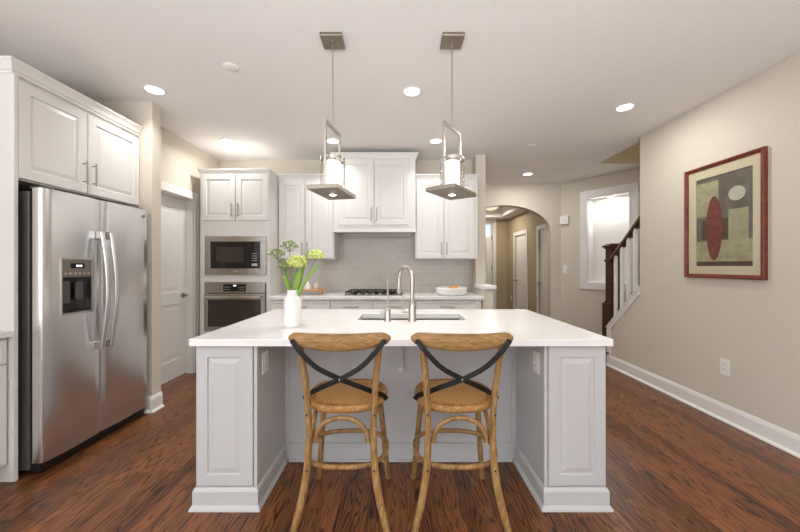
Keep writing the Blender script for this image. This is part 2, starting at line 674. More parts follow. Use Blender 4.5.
# right wall, knee wall, stairwell
b = MB().box(RW, RW + 0.12, -3.6, 3.647, 0, CH)
struct(b.build('wall_right', M['wall']), 'tan right wall with the framed picture')
KY0, KZ0, KY1, KZ1 = 3.647, 1.048, 4.20, 0.505
b = MB()
b.prism([(KY0, 0), (KY1, 0), (KY1, KZ1), (KY0, KZ0)], lambda p: (RW, p[0], p[1]), lambda p: (RW + 0.12, p[0], p[1]))
struct(b.build('wall_knee', M['wall']), 'sloping tan knee wall under the stair railing')
b = MB()
sl = (KZ1 - KZ0) / (KY1 - KY0)
f0, f1 = (lambda p: (RW - 0.014, p[0], p[1])), (lambda p: (RW - 0.001, p[0], p[1]))
b.prism([(KY0, KZ0 - 0.075), (KY1, KZ1 - 0.075), (KY1, KZ1), (KY0, KZ0)], f0, f1)
b.prism([(KY1 - 0.05, 0.14), (KY1, 0.14), (KY1, KZ1 - 0.075), (KY1 - 0.05, KZ1 - 0.075 - sl * 0.05)], f0, f1)
b.prism([(KY0 + .001, KZ0 + 0.001), (KY1 + 0.02, KZ1 + 0.001 + sl * .02), (KY1 + 0.02, KZ1 + 0.022 + sl * .02), (KY0 + .001, KZ0 + 0.022)],
        lambda p: (RW - 0.02, p[0], p[1]), lambda p: (RW + 0.14, p[0], p[1]))
b.box(RW - 0.014, RW + 0.13, KY1 + 0.001, KY1 + 0.018, 0, KZ1 - 0.03)
struct(b.build('trim_4', M['trim']), 'white trim along the sloping knee wall')
b = MB()
b.box(2.855, 3.86, 4.59, 4.70, CH + 0.14, 4.7)
b.box(3.75, 3.86, 1.9, 4.59, 0, 4.7)
b.box(2.855, 3.75, 1.9, 2.0, 0, 4.7)
b.box(2.745, 2.855, 1.9, 4.7, CH + 0.14, 4.7)
b.box(2.745, 3.86, 1.9, 4.7, 4.7, 4.8)
b.box(2.8452, 3.75, 4.575, 4.5899, CH - 0.0, CH + 0.14)
struct(b.build('wall_stairwell', M['hallwall']), 'tan stairwell walls rising above the ceiling opening')

# rear of the room behind the camera: assumed wall, openings added to let in light
b = MB()
b.box(-3.09, -2.5, -3.7, -3.6, 0, CH)
b.box(2.5, RW + 0.12, -3.7, -3.6, 0, CH)
b.box(-2.5, 2.5, -3.7, -3.6, 2.5, CH)
for x in (-2.5, -0.86, 0.8, 2.44):
    b.box(x, x + 0.06, -3.68, -3.62, 0, 2.5)
struct(b.build('wall_rear', M['wall']), 'unseen rear wall with openings added to let in light')

# hall beyond the arch
HX, HY = 2.9, 8.62
b = MB()
dA, dB = (5.96, 6.68), (7.34, 8.05)
zz = 2.06
prev = AY + 0.121
for y0, y1 in (dA, dB):
    b.box(HX, HX + 0.12, prev, y0, 0, 2.95)
    b.box(HX, HX + 0.12, y0, y1, zz, 2.95)
    prev = y1
b.box(HX, HX + 0.12, prev, HY, 0, 2.95)
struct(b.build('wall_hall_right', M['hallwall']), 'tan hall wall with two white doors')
b = MB()
b.box(0.8, 1.55, HY, HY + 0.12, 0, 2.95)
b.box(2.49, HX + 0.12, HY, HY + 0.12, 0, 2.95)
b.box(1.55, 2.49, HY, HY + 0.12, 2.47, 2.95)
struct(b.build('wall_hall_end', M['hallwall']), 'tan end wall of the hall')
b = MB().box(0.7, 0.8, AY + 0.121, HY, 0, 2.95)
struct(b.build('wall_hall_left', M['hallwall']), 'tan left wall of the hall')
b = MB()
b.box(0.8, HX, AY + 0.121, HY, 2.88, 2.95)
struct(b.build('ceiling_hall', M['ceil']), 'raised tray ceiling of the hall')
b = MB()
b.box(2.60, HX, AY + 0.121, HY, 2.56, 2.88)
b.box(0.8, 2.60, 8.22, HY, 2.56, 2.88)
b.box(0.8, 2.60, AY + 0.121, AY + 0.45, 2.56, 2.88)
struct(b.build('trim_5', M['ceil']), 'lowered border of the hall tray ceiling')


# doors -------------------------------------------------------------
def two_panel_door(name, w, h, y0, parent_loc, rz, knob_x, label, hinge_x=None, z0=0.012):
    """leaf in local XZ, front facing -Y; returns root"""
    root = bpy.data.objects.new(name, None)
    COL.objects.link(root)
    root.location = parent_loc
    root.rotation_euler = (0, 0, rz)
    struct(root, label)
    b = MB()
    b.box(0, w, y0 + 0.006, y0 + 0.036, z0, h)
    st, bt, mr, tp = 0.115, 0.22, 0.14, 0.12
    zm = 0.86
    for (a, c) in ((bt, zm), (zm + mr, h - tp)):
        x0, x1 = st, w - st
        L = [(0, y0), (0.008, y0 + 0.010), (0.03, y0 + 0.010), (0.055, y0 + 0.003)]
        b.loops([[(x0 + i, yy, a + i), (x1 - i, yy, a + i), (x1 - i, yy, c - i), (x0 + i, yy, c - i)] for i, yy in L], cap0=False)
    yb = y0 + 0.0061
    b.box(0, st, y0, yb, z0, h); b.box(w - st, w, y0, yb, z0, h)
    b.box(st, w - st, y0, yb, z0, bt); b.box(st, w - st, y0, yb, zm, zm + mr); b.box(st, w - st, y0, yb, h - tp, h)
    leaf = b.build('door_leaf', M['trim'], root)
    k = MB()
    k.cyl((knob_x, y0 - 0.0005, 0.95), (knob_x, y0 - 0.008, 0.95), 0.03)
    k.cyl((knob_x, y0 - 0.008, 0.95), (knob_x, y0 - 0.05, 0.95), 0.011)
    return root, leaf, k


def casing(parent, w, h, y, cw=0.09, t=0.018):
    b = MB()
    b.box(-cw, 0, y - t, y - 0.0005, 0, h + cw, 0.004)
    b.box(w, w + cw, y - t, y - 0.0005, 0, h + cw, 0.004)
    b.box(0, w, y - t, y - 0.0005, h, h + cw, 0.004)
    return b.build('door_casing', M['trim'], parent)


# pantry door: facing +X; local x -> +Y, local -y -> +X; origin on wall face
r, leaf, k = two_panel_door('door_1', 0.79, 2.09, 0.085, (-2.51, 3.10, 0), PI / 2, 0.725, 'white two-panel pantry door with lever handle')
k.tube([(0.725, 0.04, 0.95), (0.70, 0.036, 0.952), (0.66, 0.038, 0.955), (0.625, 0.042, 0.95)], [0.009, 0.010, 0.009, 0.007])
k.build('lever_handle', M['pull'], leaf, smooth=40)
casing(r, 0.79, 2.10, 0.0)
b = MB()
b.box(0.0005, 0.02, 0.121, 0.1215, 0, 2.0)
b.box(-0.0005 + 0.79 - 0.012, 0.79 - 0.0005, 0.001, 0.084, 0, 2.099)
b.box(0.0005, 0.0125, 0.001, 0.084, 0, 2.099)
b.box(0.013, 0.777, 0.001, 0.084, 2.087 + .003, 2.0995)
b.build('door_jamb', M['trim'], r)
# hall doors: facing -X; local x -> -Y
for i, (y0, y1) in enumerate((dA, dB)):
    w = y1 - y0 - 0.004
    r, leaf, k = two_panel_door('door_%d' % (i + 2), w, 2.04, 0.02, (HX, y1 - 0.002, 0), -PI / 2, 0.065,
                                ('white hall door nearest the arch', 'white hall door farther from the arch')[i])
    k.sphere((0.065, -0.045, 0.95), 0.028, sc=(1, 0.8, 1))
    k.build('knob', M['nickel'], leaf, smooth=60)
    casing(r, w, 2.05, 0.0)
    for z in (0.25, 1.0, 1.8):
        MB().box(w - 0.012, w, 0.008, 0.0195, z, z + 0.09).build('hinge', M['nickel'], leaf)
# front door at the end of the hall
root = bpy.data.objects.new('door_4', None)
COL.objects.link(root)
root.location = (1.55, HY, 0)
struct(root, 'white entry door with small high panes at the end of the hall')
b = MB()
w = 0.936
b.box(0.002, w, 0.03, 0.075, 0.012, 2.08)
b.box(0.002, w, 0.03, 0.075, 2.42, 2.465)
for x in (0.002, 0.28, 0.58, 0.896):
    b.box(x, x + 0.04, 0.03, 0.075, 2.08, 2.42)
b.panel(0.1, w - 0.1, 0.2, 1.0, 0.022, 0.01, 0.06)
b.panel(0.1, w - 0.1, 1.12, 2.0, 0.022, 0.01, 0.06)
leaf = b.build('door_leaf', M['trim'], root)
MB().box(0.042, w - 0.04, 0.05, 0.058, 2.081, 2.419).build('pane', M['sky_pane'], leaf)
for z in (0.3, 1.2, 2.0):
    MB().box(w - 0.014, w, 0.018, 0.0295, z, z + 0.1).build('hinge', M['dark'], leaf)
casing(root, 0.94, 2.47, 0.0, 0.1)


# baseboards --------------------------------------------------------
def baseboard(mb, x0, x1, y, h=0.14):
    """runs along local x, face towards -Y at y"""
    mb.loops([[(x0, y - 0.0005, 0), (x0, y - 0.016 - 0.018, 0), (x0, y - 0.016 - 0.014, 0.012), (x0, y - 0.016, 0.02), (x0, y - 0.016, h - 0.03), (x0, y - 0.011, h - 0.012), (x0, y - 0.006, h), (x0, y - 0.0005, h)],
              [(x1, y - 0.0005, 0), (x1, y - 0.016 - 0.018, 0), (x1, y - 0.016 - 0.014, 0.012), (x1, y - 0.016, 0.02), (x1, y - 0.016, h - 0.03), (x1, y - 0.011, h - 0.012), (x1, y - 0.006, h), (x1, y - 0.0005, h)]])


b = MB(); b.M = Matrix.Translation((RW, 0, 0)) @ Matrix.Rotation(-PI / 2, 4, 'Z')
baseboard(b, -(KY1), 3.6, 0)
struct(b.build('baseboard_right', M['trim']), 'white baseboard along the right wall')
b = MB()
b.M = Matrix.Translation((-2.216, 0, 0)) @ RZ90
baseboard(b, 2.83, 2.967, 0)
b.M = None
baseboard(b, -2.265, -2.2165, 2.86)
struct(b.build('baseboard_stub', M['trim']), 'white baseboard on the short wall beside the refrigerator')
b = MB(); b.M = MA
baseboard(b, 0.0, 0.3, 0)
b.M = None
baseboard(b, ax + hw, 2.86, AY)
struct(b.build('baseboard_angled', M['trim']), 'white baseboard of the arch and niche walls')
b = MB(); b.M = Matrix.Translation((HX, 0, 0)) @ Matrix.Rotation(-PI / 2, 4, 'Z')
baseboard(b, -8.6, -8.15, 0)
baseboard(b, -7.24, -6.78, 0)
struct(b.build('baseboard_hall', M['trim']), 'white baseboard of the hall')


# ------------------------------------------------------------------ fixtures on walls and ceiling
def wall_plate(name, label, cat, Mx, w, h, kind, group=None):
    """plate facing local -Y, centre at origin"""
    root = thing(name, label, cat, Mx.translation, Mx.to_euler().z, group)
    MB().box(-w / 2, w / 2, -0.006, -0.0006, -h / 2, h / 2, 0.002).build('cover_plate', M['plate'], root)
    if kind == 'outlet':
        for dz in (-0.021, 0.021):
            s = MB().box(-0.017, 0.017, -0.0085, -0.0062, dz - 0.015, dz + 0.015, 0.001).build('socket', M['plate'], root)
            q = MB()
            for dx in (-0.006, 0.006):
                q.box(dx - 0.0012, dx + 0.0012, -0.0092, -0.0086, dz - 0.004, dz + 0.007)
            q.build('slot', M['dark'], s)
    elif kind == 'switch':
        MB().box(-0.016, 0.016, -0.0095, -0.0062, -0.033, 0.033, 0.001).build('rocker', M['plate'], root)
    return root


RR = Matrix.Rotation(-PI / 2, 4, 'Z')
wall_plate('wall_outlet', 'white outlet low on the tan wall below the framed picture', 'outlet',
           Matrix.Translation((RW, 2.69, 0.45)) @ RR, 0.08, 0.135, 'outlet')
wall_plate('wall_switch', 'white light switch on the angled wall between arch and niche', 'light switch',
           MA @ Matrix.Translation((0.075, 0, 1.25)), 0.075, 0.14, 'switch')
wall_plate('wall_outlet', 'white outlet low on the hall wall beyond the far hall door', 'outlet',
           Matrix.Translation((HX, 8.33, 0.47)) @ RR, 0.08, 0.14, 'outlet')

t = thing('door_chime', 'white box-shaped door chime high on the wall between arch and niche', 'door chime',
          MA @ Vector((0.075, 0, 2.11)), ANG)
MB().box(-0.07, 0.07, -0.055, -0.0006, -0.075, 0.075, 0.006).build('housing', M['plate'], t)
MB().box(-0.045, 0.045, -0.058, -0.0551, -0.055, 0.02, 0.001).build('grille', M['trim'], t)

t = thing('door_stop', 'small black door stop on the white trim end by the island corner', 'door stop', (2.72, 4.17, 0.165))
b = MB(); b.cyl((0, 0, 0), (-0.03, 0, 0), 0.008); b.cyl((-0.03, 0, 0), (-0.05, 0, 0), 0.018)
b.build('bumper', M['dark'], t, smooth=40)

# recessed ceiling lights
LBL = [((-2.047, 2.67), 'lit round recessed ceiling light above the refrigerator front'),
       ((0.10, 2.69), 'lit round recessed ceiling light between the two pendant rods'),
       ((-2.02, 3.76), 'lit round recessed ceiling light in front of the oven cabinet'),
       ((-0.79, 3.76), 'lit round recessed ceiling light seen through the left pendant frame'),
       ((0.42, 3.76), 'lit round recessed ceiling light seen beside the right pendant frame'),
       ((2.08, 2.96), 'lit round recessed ceiling light nearest the right wall with the picture'),
       ((2.04, 5.11), 'lit round recessed ceiling light nearest the arched opening')]
can = None
for (x, y), lb in LBL:
    if can is None:
        can = thing('recessed_light', lb, 'ceiling light', (x, y, CH), 0, 'recessed ceiling lights')
        b = MB()
        b.lathe([(0.084, -0.0005), (0.084, -0.005), (0.067, -0.007), (0.063, -0.003), (0.063, -0.0005)], n=40)
        b.build('trim_ring', M['trim'], can, smooth=40)
        MB().lathe([(0.062, -0.0006), (0.062, -0.0045), (0.03, -0.0055)], n=40).build('lens', M['lens'], can, smooth=40)
    else:
        dup(can, (x, y, CH), 0, lb)
    area('can_lamp', (x, y, CH - 0.012), (0, 0, 0), 0.13, 0.13, 9.5 if x > 1 else 9.0 if (x < -1 and y > 3) else 3.5 if x < -1 else 6.0 if y < 3 else 3.5,
         (0.985, 0.98, 0.955), 'DISK', PI if x > 1 else 2.7 if (x < -1 and y > 3) else 2.0)

t = thing('smoke_detector', 'small white ceiling disc left of the left pendant canopy', 'smoke detector', (-1.25, 2.365, CH))
MB().lathe([(0.055, -0.0005), (0.055, -0.004), (0.046, -0.009), (0.02, -0.010)], n=32).build('cover', M['ceil'], t, smooth=40)
t = thing('sprinkler_cover', 'small white ceiling disc between right recessed lights', 'sprinkler cover', (1.61, 3.9, CH))
MB().lathe([(0.05, -0.0005), (0.05, -0.004), (0.042, -0.008), (0.02, -0.009)], n=32).build('cover', M['ceil'], t, smooth=40)

# puck light in the niche
pc = MA @ Vector(((nx0 + nx1) / 2, 0.085, nz1 - 0.013))
t = thing('niche_light', 'small lit puck light at the top of the white wall niche', 'niche light', pc, ANG)
MB().lathe([(0.04, 0), (0.04, -0.008), (0.03, -0.010)], n=24).build('trim_ring', M['trim'], t, smooth=40)
MB().lathe([(0.028, -0.0102), (0.028, -0.012), (0.01, -0.0125)], n=24).build('lens', M['lens'], t, smooth=40)
area('niche_lamp', pc + Vector((0, 0, -0.02)), (0, 0, 0), 0.05, 0.05, 5.0, (1, 0.98, 0.95), 'DISK')

# hall lamp
t = thing('hall_lamp', 'warm glowing flush lamp on the hall ceiling beyond the arch', 'ceiling light', (2.2, 7.75, 2.88))
MB().lathe([(0.07, -0.0006), (0.07, -0.03), (0.05, -0.04)], n=24).build('canopy', M['nickel'], t, smooth=40)
MB().lathe([(0.04, -0.041), (0.17, -0.09), (0.19, -0.13), (0.15, -0.19), (0.06, -0.225)], n=32).build('glass_bowl', M['dimshade'], t, smooth=60)
area('hall_bulb', (2.2, 7.75, 2.645), (0, 0, 0), 0.22, 0.22, 15, (1, 0.93, 0.8), 'DISK')
t = thing('stairwell_fill_lamp', 'unseen ceiling lamp added to light the stairwell', 'ceiling light', (3.3, 3.2, 4.7))  # out of view, added to brighten the stairwell walls
MB().lathe([(0.12, -0.0006), (0.12, -0.03), (0.06, -0.06)], n=24).build('glass_bowl', M['shade'], t, smooth=60)
area('stair_fill', (3.3, 3.2, 4.6), (0, 0, 0), 0.2, 0.2, 14, (1, 0.93, 0.82), 'DISK')


# ------------------------------------------------------------------ pendant lights
def pendant(loc, rz, label):
    t = thing('pendant_light', label, 'pendant light', loc, 0, 'pendant lights over the island')
    PZ = 1.765 - CH      # plate underside, local z (origin at ceiling)
    b = MB(); b.box(-0.07, 0.07, -0.068, 0.068, -0.022, -0.0008, 0.003)
    can_ = b.build('canopy', M['fixture'], t)
    q = MB()
    for y in (-0.02, 0.02):
        q.sphere((0, y, -0.024), 0.005)
    q.cyl((0, 0, -0.0225), (0, 0, -0.05), 0.008)
    q.build('canopy_screw', M['nickel'], can_, smooth=60)
    fz = 2.197 - CH
    MB().cyl((0, 0, -0.0505), (0, 0, fz + 0.006), 0.005, n=12).build('rod', M['nickel'], t, smooth=40)
    R = Matrix.Rotation(rz, 4, 'Z')
    hl = 0.122
    w = 0.007
    b = MB(); b.M = R
    b.box(-w, w, -hl, hl, fz - 2 * w, fz + 0.005)
    b.box(-w, w, -hl, -hl + 2 * w, PZ + 0.026, fz - 2 * w)
    b.box(-w, w, hl - 2 * w, hl, PZ + 0.026, fz - 2 * w)
    b.build('hanging_frame', M['nickel'], t)
    b = MB(); b.M = R
    b.box(-0.10, 0.10, -0.165, 0.165, PZ, PZ + 0.025, 0.002)
    pl = b.build('base_plate', M['fixture'], t)
    MB().lathe([(0.030, PZ - 0.0006), (0.030, PZ - 0.004), (0.022, PZ - 0.005)], n=24).build('downlight_ring', M['nickel'], pl, smooth=40)
    MB().lathe([(0.021, PZ - 0.0007), (0.021, PZ - 0.0062), (0.008, PZ - 0.007)], n=24).build('downlight_lens', M['lens'], pl, smooth=40)
    z0, z1 = PZ + 0.026, 2.0 - CH
    b = MB(); b.lathe([(0.079, z0), (0.079, z1), (0.0765, z1), (0.0765, z0)], n=40, cap0=False, cap1=False)
    b.build('glass_cylinder', M['glass'], t, smooth=40)
    b = MB(); b.lathe([(0.0805, z1 - 0.02), (0.0805, z1 - 0.004), (0.0795, z1 - 0.004), (0.0795, z1 - 0.02), (0.0805, z1 - 0.02)], n=40, cap0=False, cap1=False)
    b.build('metal_band', M['nickel'], t, smooth=40)
    b = MB(); b.lathe([(0.05, z0), (0.05, z1 - 0.028), (0.045, z1 - 0.024), (0.02, z1 - 0.022)], n=32)
    b.build('inner_shade', M['shade'], t, smooth=50)
    b = MB(); b.lathe([(0.022, z1 - 0.021), (0.022, z1 + 0.012), (0.01, z1 + 0.02)], n=20)
    b.build('socket_cap', M['nickel'], t, smooth=40)
    for sx in (-1, 1):
        for sz in (z0 + 0.045, z1 - 0.055):
            q = MB(); q.M = R
            q.cyl((sx * 0.0795, 0, sz), (sx * 0.088, 0, sz), 0.006, n=10)
            q.build('glass_screw', M['nickel'], t, smooth=40)
    sp = bpy.data.lights.new('pendant_spot', 'SPOT')
    sp.energy = 6; sp.spot_size = 1.6; sp.spot_blend = 0.6; sp.shadow_soft_size = 0.03; sp.color = (1, 0.94, 0.86)
    so = bpy.data.objects.new('pendant_spot', sp)
    so.location = (loc[0], loc[1], CH + PZ - 0.02)
    COL.objects.link(so)
    return t


pendant((-0.436, 2.075, CH), math.radians(-11), 'left brushed nickel pendant with lit glass cylinder on square plate')
pendant((0.337, 2.075, CH), math.radians(-36), 'right brushed nickel pendant with lit glass cylinder on diagonal plate')


# ------------------------------------------------------------------ cabinets
def bar_pull(mb, x, y, z0, z1, horizontal=False, r=0.0055, so=0.03):
    """bar handle in front of a face at y (towards -Y)"""
    if horizontal:      # x..z0 used as x0,x1 ; z1 is z
        x0, x1, z = x, z0, z1
        mb.cyl((x0, y - so, z), (x1, y - so, z), r, n=12)
        for xx in (x0 + 0.02, x1 - 0.02):
            mb.cyl((xx, y - 0.0005, z), (xx, y - so, z), r * 0.8, n=10)
    else:
        mb.cyl((x, y - so, z0), (x, y - so, z1), r, n=12)
        for zz_ in (z0 + 0.02, z1 - 0.02):
            mb.cyl((x, y - 0.0005, zz_), (x, y - so, zz_), r * 0.8, n=10)
    return mb


def crown_prof(z, h=0.075, o=0.04):
    return [(0.0, z), (0.006, z), (0.006, z + 0.015), (0.014, z + 0.02), (o * 0.55, z + h * 0.55), (o * 0.9, z + h * 0.8), (o, z + h * 0.82), (o, z + h)]


def upper(label, x0, x1, yf, z0, z1, doors, hz, name='upper_cabinet', cr=(0, 0), crh=0.075, yb=4.437, group=None):
    t = thing(name, label, 'cabinet', (x0, yb, z0), 0, group)
    off = (x0, yb, z0)
    MB().box(x0, x1, yf + 0.021, yb, z0, z1).build('cabinet_body', M['cab'], t, off=off)
    for i, (a, c, hx) in enumerate(doors):
        d = MB().panel(a, c, z0 + 0.012, z1 - 0.012, yf, 0.02, 0.058).build('door', M['cab'], t, off=off)
        bar_pull(MB(), hx, yf, *hz).build('handle', M['pull'], d, smooth=40, off=off)
    MB().crown(x0, x1, yf + 0.021, yb, crown_prof(z1 + 0.0005, crh), *cr).build('crown_moulding', M['cab'], t, off=off)
    return t, off


UPG = 'white upper cabinets on the back wall'
t, off = upper('white upper cabinet between oven tower and hood, behind the flowers', -1.556, -0.842, 4.08, 1.39, 2.40,
               [(-1.545, -1.216, -1.245), (-1.208, -0.856, -1.18)], (1.44, 1.60), crh=0.068, group=UPG)
t, off = upper('white upper cabinet right of the hood, next to tan wall end', 0.196, 0.992, 4.08, 1.39, 2.40,
               [(0.212, 0.553, 0.525), (0.566, 0.945, 0.593)], (1.44, 1.60), cr=(0, 0), crh=0.068, group=UPG)
# hood cabinet, deeper and taller
x0, x1, yf, yb = -0.8375, 0.1915, 4.0, 4.437
off = (x0, yb, 1.72)
t = thing('hood_cabinet', 'tall white cabinet over the cooktop that hides the range hood', 'cabinet', off, 0, UPG)
MB().box(x0, x1, yf + 0.021, yb, 1.775, 2.645).build('cabinet_body', M['cab'], t, off=off)
for a, c, hx in ((-0.762, -0.330, -0.358), (-0.318, 0.107, -0.290)):
    d = MB().panel(a, c, 1.815, 2.635, yf, 0.02, 0.06).build('door', M['cab'], t, off=off)
    bar_pull(MB(), hx, yf, 1.86, 2.03).build('handle', M['pull'], d, smooth=40, off=off)
b = MB()
b.box(x0, x1, yf + 0.001, yf + 0.0205, 1.722, 1.806)
b.box(x0, x0 + 0.02, yf + 0.0206, yb, 1.722, 1.7745)
b.box(x1 - 0.02, x1, yf + 0.0206, yb, 1.722, 1.7745)
b.box(x0, x1, yf - 0.012, yf + 0.0005, 1.722, 1.74, 0.003)
b.box(x0 + 0.07, x1 - 0.07, yf - 0.006, yf + 0.0005, 1.795, 1.808, 0.002)
b.build('valance', M['cab'], t, off=off)
MB().box(x0 + 0.03, x1 - 0.03, yf + 0.03, yb - 0.01, 1.745, 1.774, 0.003).build('hood_insert', M['steel'], t, off=off)
MB().crown(x0, x1, yf + 0.021, yb, crown_prof(2.6455, 0.07), 1, 1).build('crown_moulding', M['cab'], t, off=off)

# oven tower
x0, x1, yf, yb = -2.397, -1.561, 3.82, 4.437
off = (x0, yb, 0)
t = thing('oven_cabinet', 'tall white cabinet tower holding microwave and oven', 'cabinet', off)
b = MB()
b.box(x0, x0 + 0.02, yf + 0.041, yb, 0.0, 2.40)
b.box(x1 - 0.02, x1, yf + 0.041, yb, 0.0, 2.40)
b.box(x0 + 0.02, x1 - 0.02, yb - 0.012, yb, 0.1, 2.40)
for z in (0.12, 0.47, 1.13, 1.735, 2.375):
    b.box(x0 + 0.02, x1 - 0.02, yf + 0.041, yb - 0.012, z, z + 0.02)
ox0, ox1 = -2.325, -1.605    # openings
f0 = yf + 0.021
b.box(x0, ox0, f0, f0 + 0.02, 0.0, 2.40)
b.box(ox1, x1, f0, f0 + 0.02, 0.0, 2.40)
for z0, z1 in ((0.0, 0.53), (1.102, 1.205), (1.645, 2.40)):
    b.box(ox0, ox1, f0, f0 + 0.02, z0, z1)
b.build('cabinet_body', M['cab'], t, off=off)
for a, c, hx in ((-2.370, -1.972, -2.003), (-1.958, -1.575, -1.925)):
    d = MB().panel(a, c, 1.845, 2.405 - 0.01, yf, 0.02, 0.058).build('door', M['cab'], t, off=off)
    bar_pull(MB(), hx, yf, 1.885, 2.045).build('handle', M['pull'], d, smooth=40, off=off)
d = MB().panel(-2.370, -1.575, 0.13, 0.47, yf, 0.02, 0.058).build('drawer', M['cab'], t, off=off)
bar_pull(MB(), -2.05, yf, -1.90, 0.30, True).build('handle', M['pull'], d, smooth=40, off=off)
MB().box(-2.5095, x0 - 0.0005, 4.03, 4.05, 0, 2.40).build('filler_strip', M['cab'], t, off=off)
MB().crown(x0, x1, f0, yb, crown_prof(2.4005, 0.062, 0.024), 1, 0).build('crown_moulding', M['cab'], t, off=off)

# microwave in the tower
yf = 3.815
off = (-1.965, 4.0, 1.2)
t = thing('microwave', 'stainless built-in microwave above the wall oven', 'microwave', off)
b = MB()
mx0, mx1, mz0, mz1 = -2.330, -1.600, 1.195, 1.656
b.box(mx0, mx1, yf, yf + 0.025, mz0, mz0 + 0.075, 0.002)
b.box(mx0, mx1, yf, yf + 0.025, mz1 - 0.065, mz1, 0.002)
b.box(mx0, mx0 + 0.068, yf, yf + 0.025, mz0 + 0.0752, mz1 - 0.0652, 0.002)
b.box(mx1 - 0.068, mx1, yf, yf + 0.025, mz0 + 0.0752, mz1 - 0.0652, 0.002)
b.build('trim_frame', M['steel'], t, off=off)
MB().box(-2.30, -1.63, yf + 0.03, yf + 0.42, 1.21, 1.64).build('housing', M['greyside'], t, off=off)
d = MB().box(-2.261, -1.805, yf - 0.004, yf + 0.028, 1.272, 1.590, 0.003).build('door', M['blackglass'], t, off=off)
MB().box(-2.19, -1.86, yf - 0.0052, yf - 0.0042, 1.35, 1.525, 0.0003).build('door_window', M['window'], d, off=off)
p = MB().box(-1.803, -1.669, yf - 0.003, yf + 0.028, 1.272, 1.590, 0.003).build('control_panel', M['blackglass'], t, off=off)
q = MB()
for i in range(4):
    for j in range(3):
        q.box(-1.765 + 0.022 * j, -1.752 + 0.022 * j, yf - 0.0045, yf - 0.0032, 1.36 + 0.028 * i, 1.368 + 0.028 * i)
q.box(-1.765, -1.700, yf - 0.0045, yf - 0.0032, 1.300, 1.330)
q.build('key_legend', M['legend'], p, off=off)
MB().box(-1.99, -1.93, yf - 0.0012, yf - 0.0002, 1.228, 1.238).build('badge', M['legend'], t, off=off)

# wall oven
off = (-1.965, 4.0, 0.55)
t = thing('wall_oven', 'stainless wall oven below the microwave', 'oven', off)
z0, z1 = 0.523, 1.109
MB().box(-2.30, -1.63, yf + 0.03, yf + 0.5, 0.54, 1.095).build('housing', M['greyside'], t, off=off)
p = MB().box(-2.330, -1.610, yf - 0.004, yf + 0.024, 0.978, z1, 0.003).build('control_panel', M['steel'], t, off=off)
s = MB().box(-2.105, -1.835, yf - 0.0065, yf - 0.0045, 0.998, 1.083, 0.001).build('display', M['blackglass'], p, off=off)
for xx in (-2.09, -1.92):
    q = MB()
    for i in range(4):
        q.box(xx + 0.018 * i, xx + 0.010 + 0.018 * i, yf - 0.0078, yf - 0.0067, 1.018, 1.025)
        q.box(xx + 0.018 * i, xx + 0.010 + 0.018 * i, yf - 0.0078, yf - 0.0067, 1.045, 1.052)
    q.build('key_legend', M['legend'], s, off=off)
MB().box(-1.985, -1.95, yf - 0.0078, yf - 0.0067, 1.058, 1.074).build('clock_digits', M['digit'], s, off=off)
d = MB()
d.box(-2.330, -1.610, yf - 0.012, yf + 0.024, z0, z0 + 0.055, 0.003)
d.box(-2.330, -1.610, yf - 0.012, yf + 0.024, 0.90, 0.972, 0.003)
d.box(-2.330, -2.285, yf - 0.012, yf + 0.024, z0 + 0.0552, 0.8998, 0.003)
d.box(-1.655, -1.610, yf - 0.012, yf + 0.024, z0 + 0.0552, 0.8998, 0.003)
d = d.build('oven_door', M['steel'], t, off=off)
MB().box(-2.2845, -1.6555, yf - 0.008, yf + 0.02, z0 + 0.0555, 0.8995).build('door_window', M['window'], d, off=off)
b = MB()
b.tube([(-2.30, yf - 0.055, 0.932), (-1.64, yf - 0.055, 0.932)], 0.012, 12)
for xx in (-2.27, -1.67):
    b.cyl((xx, yf - 0.0125, 0.932), (xx, yf - 0.05, 0.932), 0.009, n=10)
b.build('handle', M['chrome'], d, smooth=40, off=off)

# base cabinets under the back counter
yf, yb = 3.815, 4.437
BG = 'white base cabinets under the back counter'
for lb, x0, x1, drs in (
        ('white base cabinet nearest the oven tower, behind the vase', -1.559, -0.833, [(-1.551, -0.839)]),
        ('white base cabinet under the black cooktop', -0.832, 0.189, [(-0.826, -0.330), (-0.322, 0.183)]),
        ('white base cabinet beside the low half wall, under the fruit bowl', 0.190, 0.974, [(0.198, 0.93)])):
    off = (x0, yb, 0)
    t = thing('base_cabinet', lb, 'cabinet', off, 0, BG)
    b = MB()
    b.box(x0, x1, yf + 0.021, yb, 0.10, 0.900)
    b.box(x0, x1, yf + 0.09, yb, 0.0, 0.10)
    b.build('cabinet_body', M['cab'], t, off=off)
    for a, c in drs:
        d = MB().panel(a, c, 0.745, 0.888, yf, 0.02, 0.03, False).build('drawer', M['cab'], t, off=off)
        m_ = (a + c) / 2
        bar_pull(MB(), m_ - 0.09, yf, m_ + 0.09, 0.818, True).build('handle', M['pull'], d, smooth=40, off=off)
        for aa, cc, hx in ((a, m_ - 0.002, m_ - 0.03), (m_ + 0.002, c, m_ + 0.03)):
            d = MB().panel(aa, cc, 0.115, 0.735, yf, 0.02, 0.055).build('door', M['cab'], t, off=off)
            bar_pull(MB(), hx, yf, 0.52, 0.68).build('handle', M['pull'], d, smooth=40, off=off)
b = MB().box(-1.559, 0.995, 3.79, 4.437, 0.9015, 0.939, 0.003)
tag(b.build('back_countertop', M['quartz']), 'long white quartz countertop along the tiled back wall', 'countertop')
b = MB().box(-1.56, 0.999, 4.438, 4.4495, 0.9395, 1.76)
struct(b.build('trim_6', M['tile']), 'grey glazed subway tile backsplash')

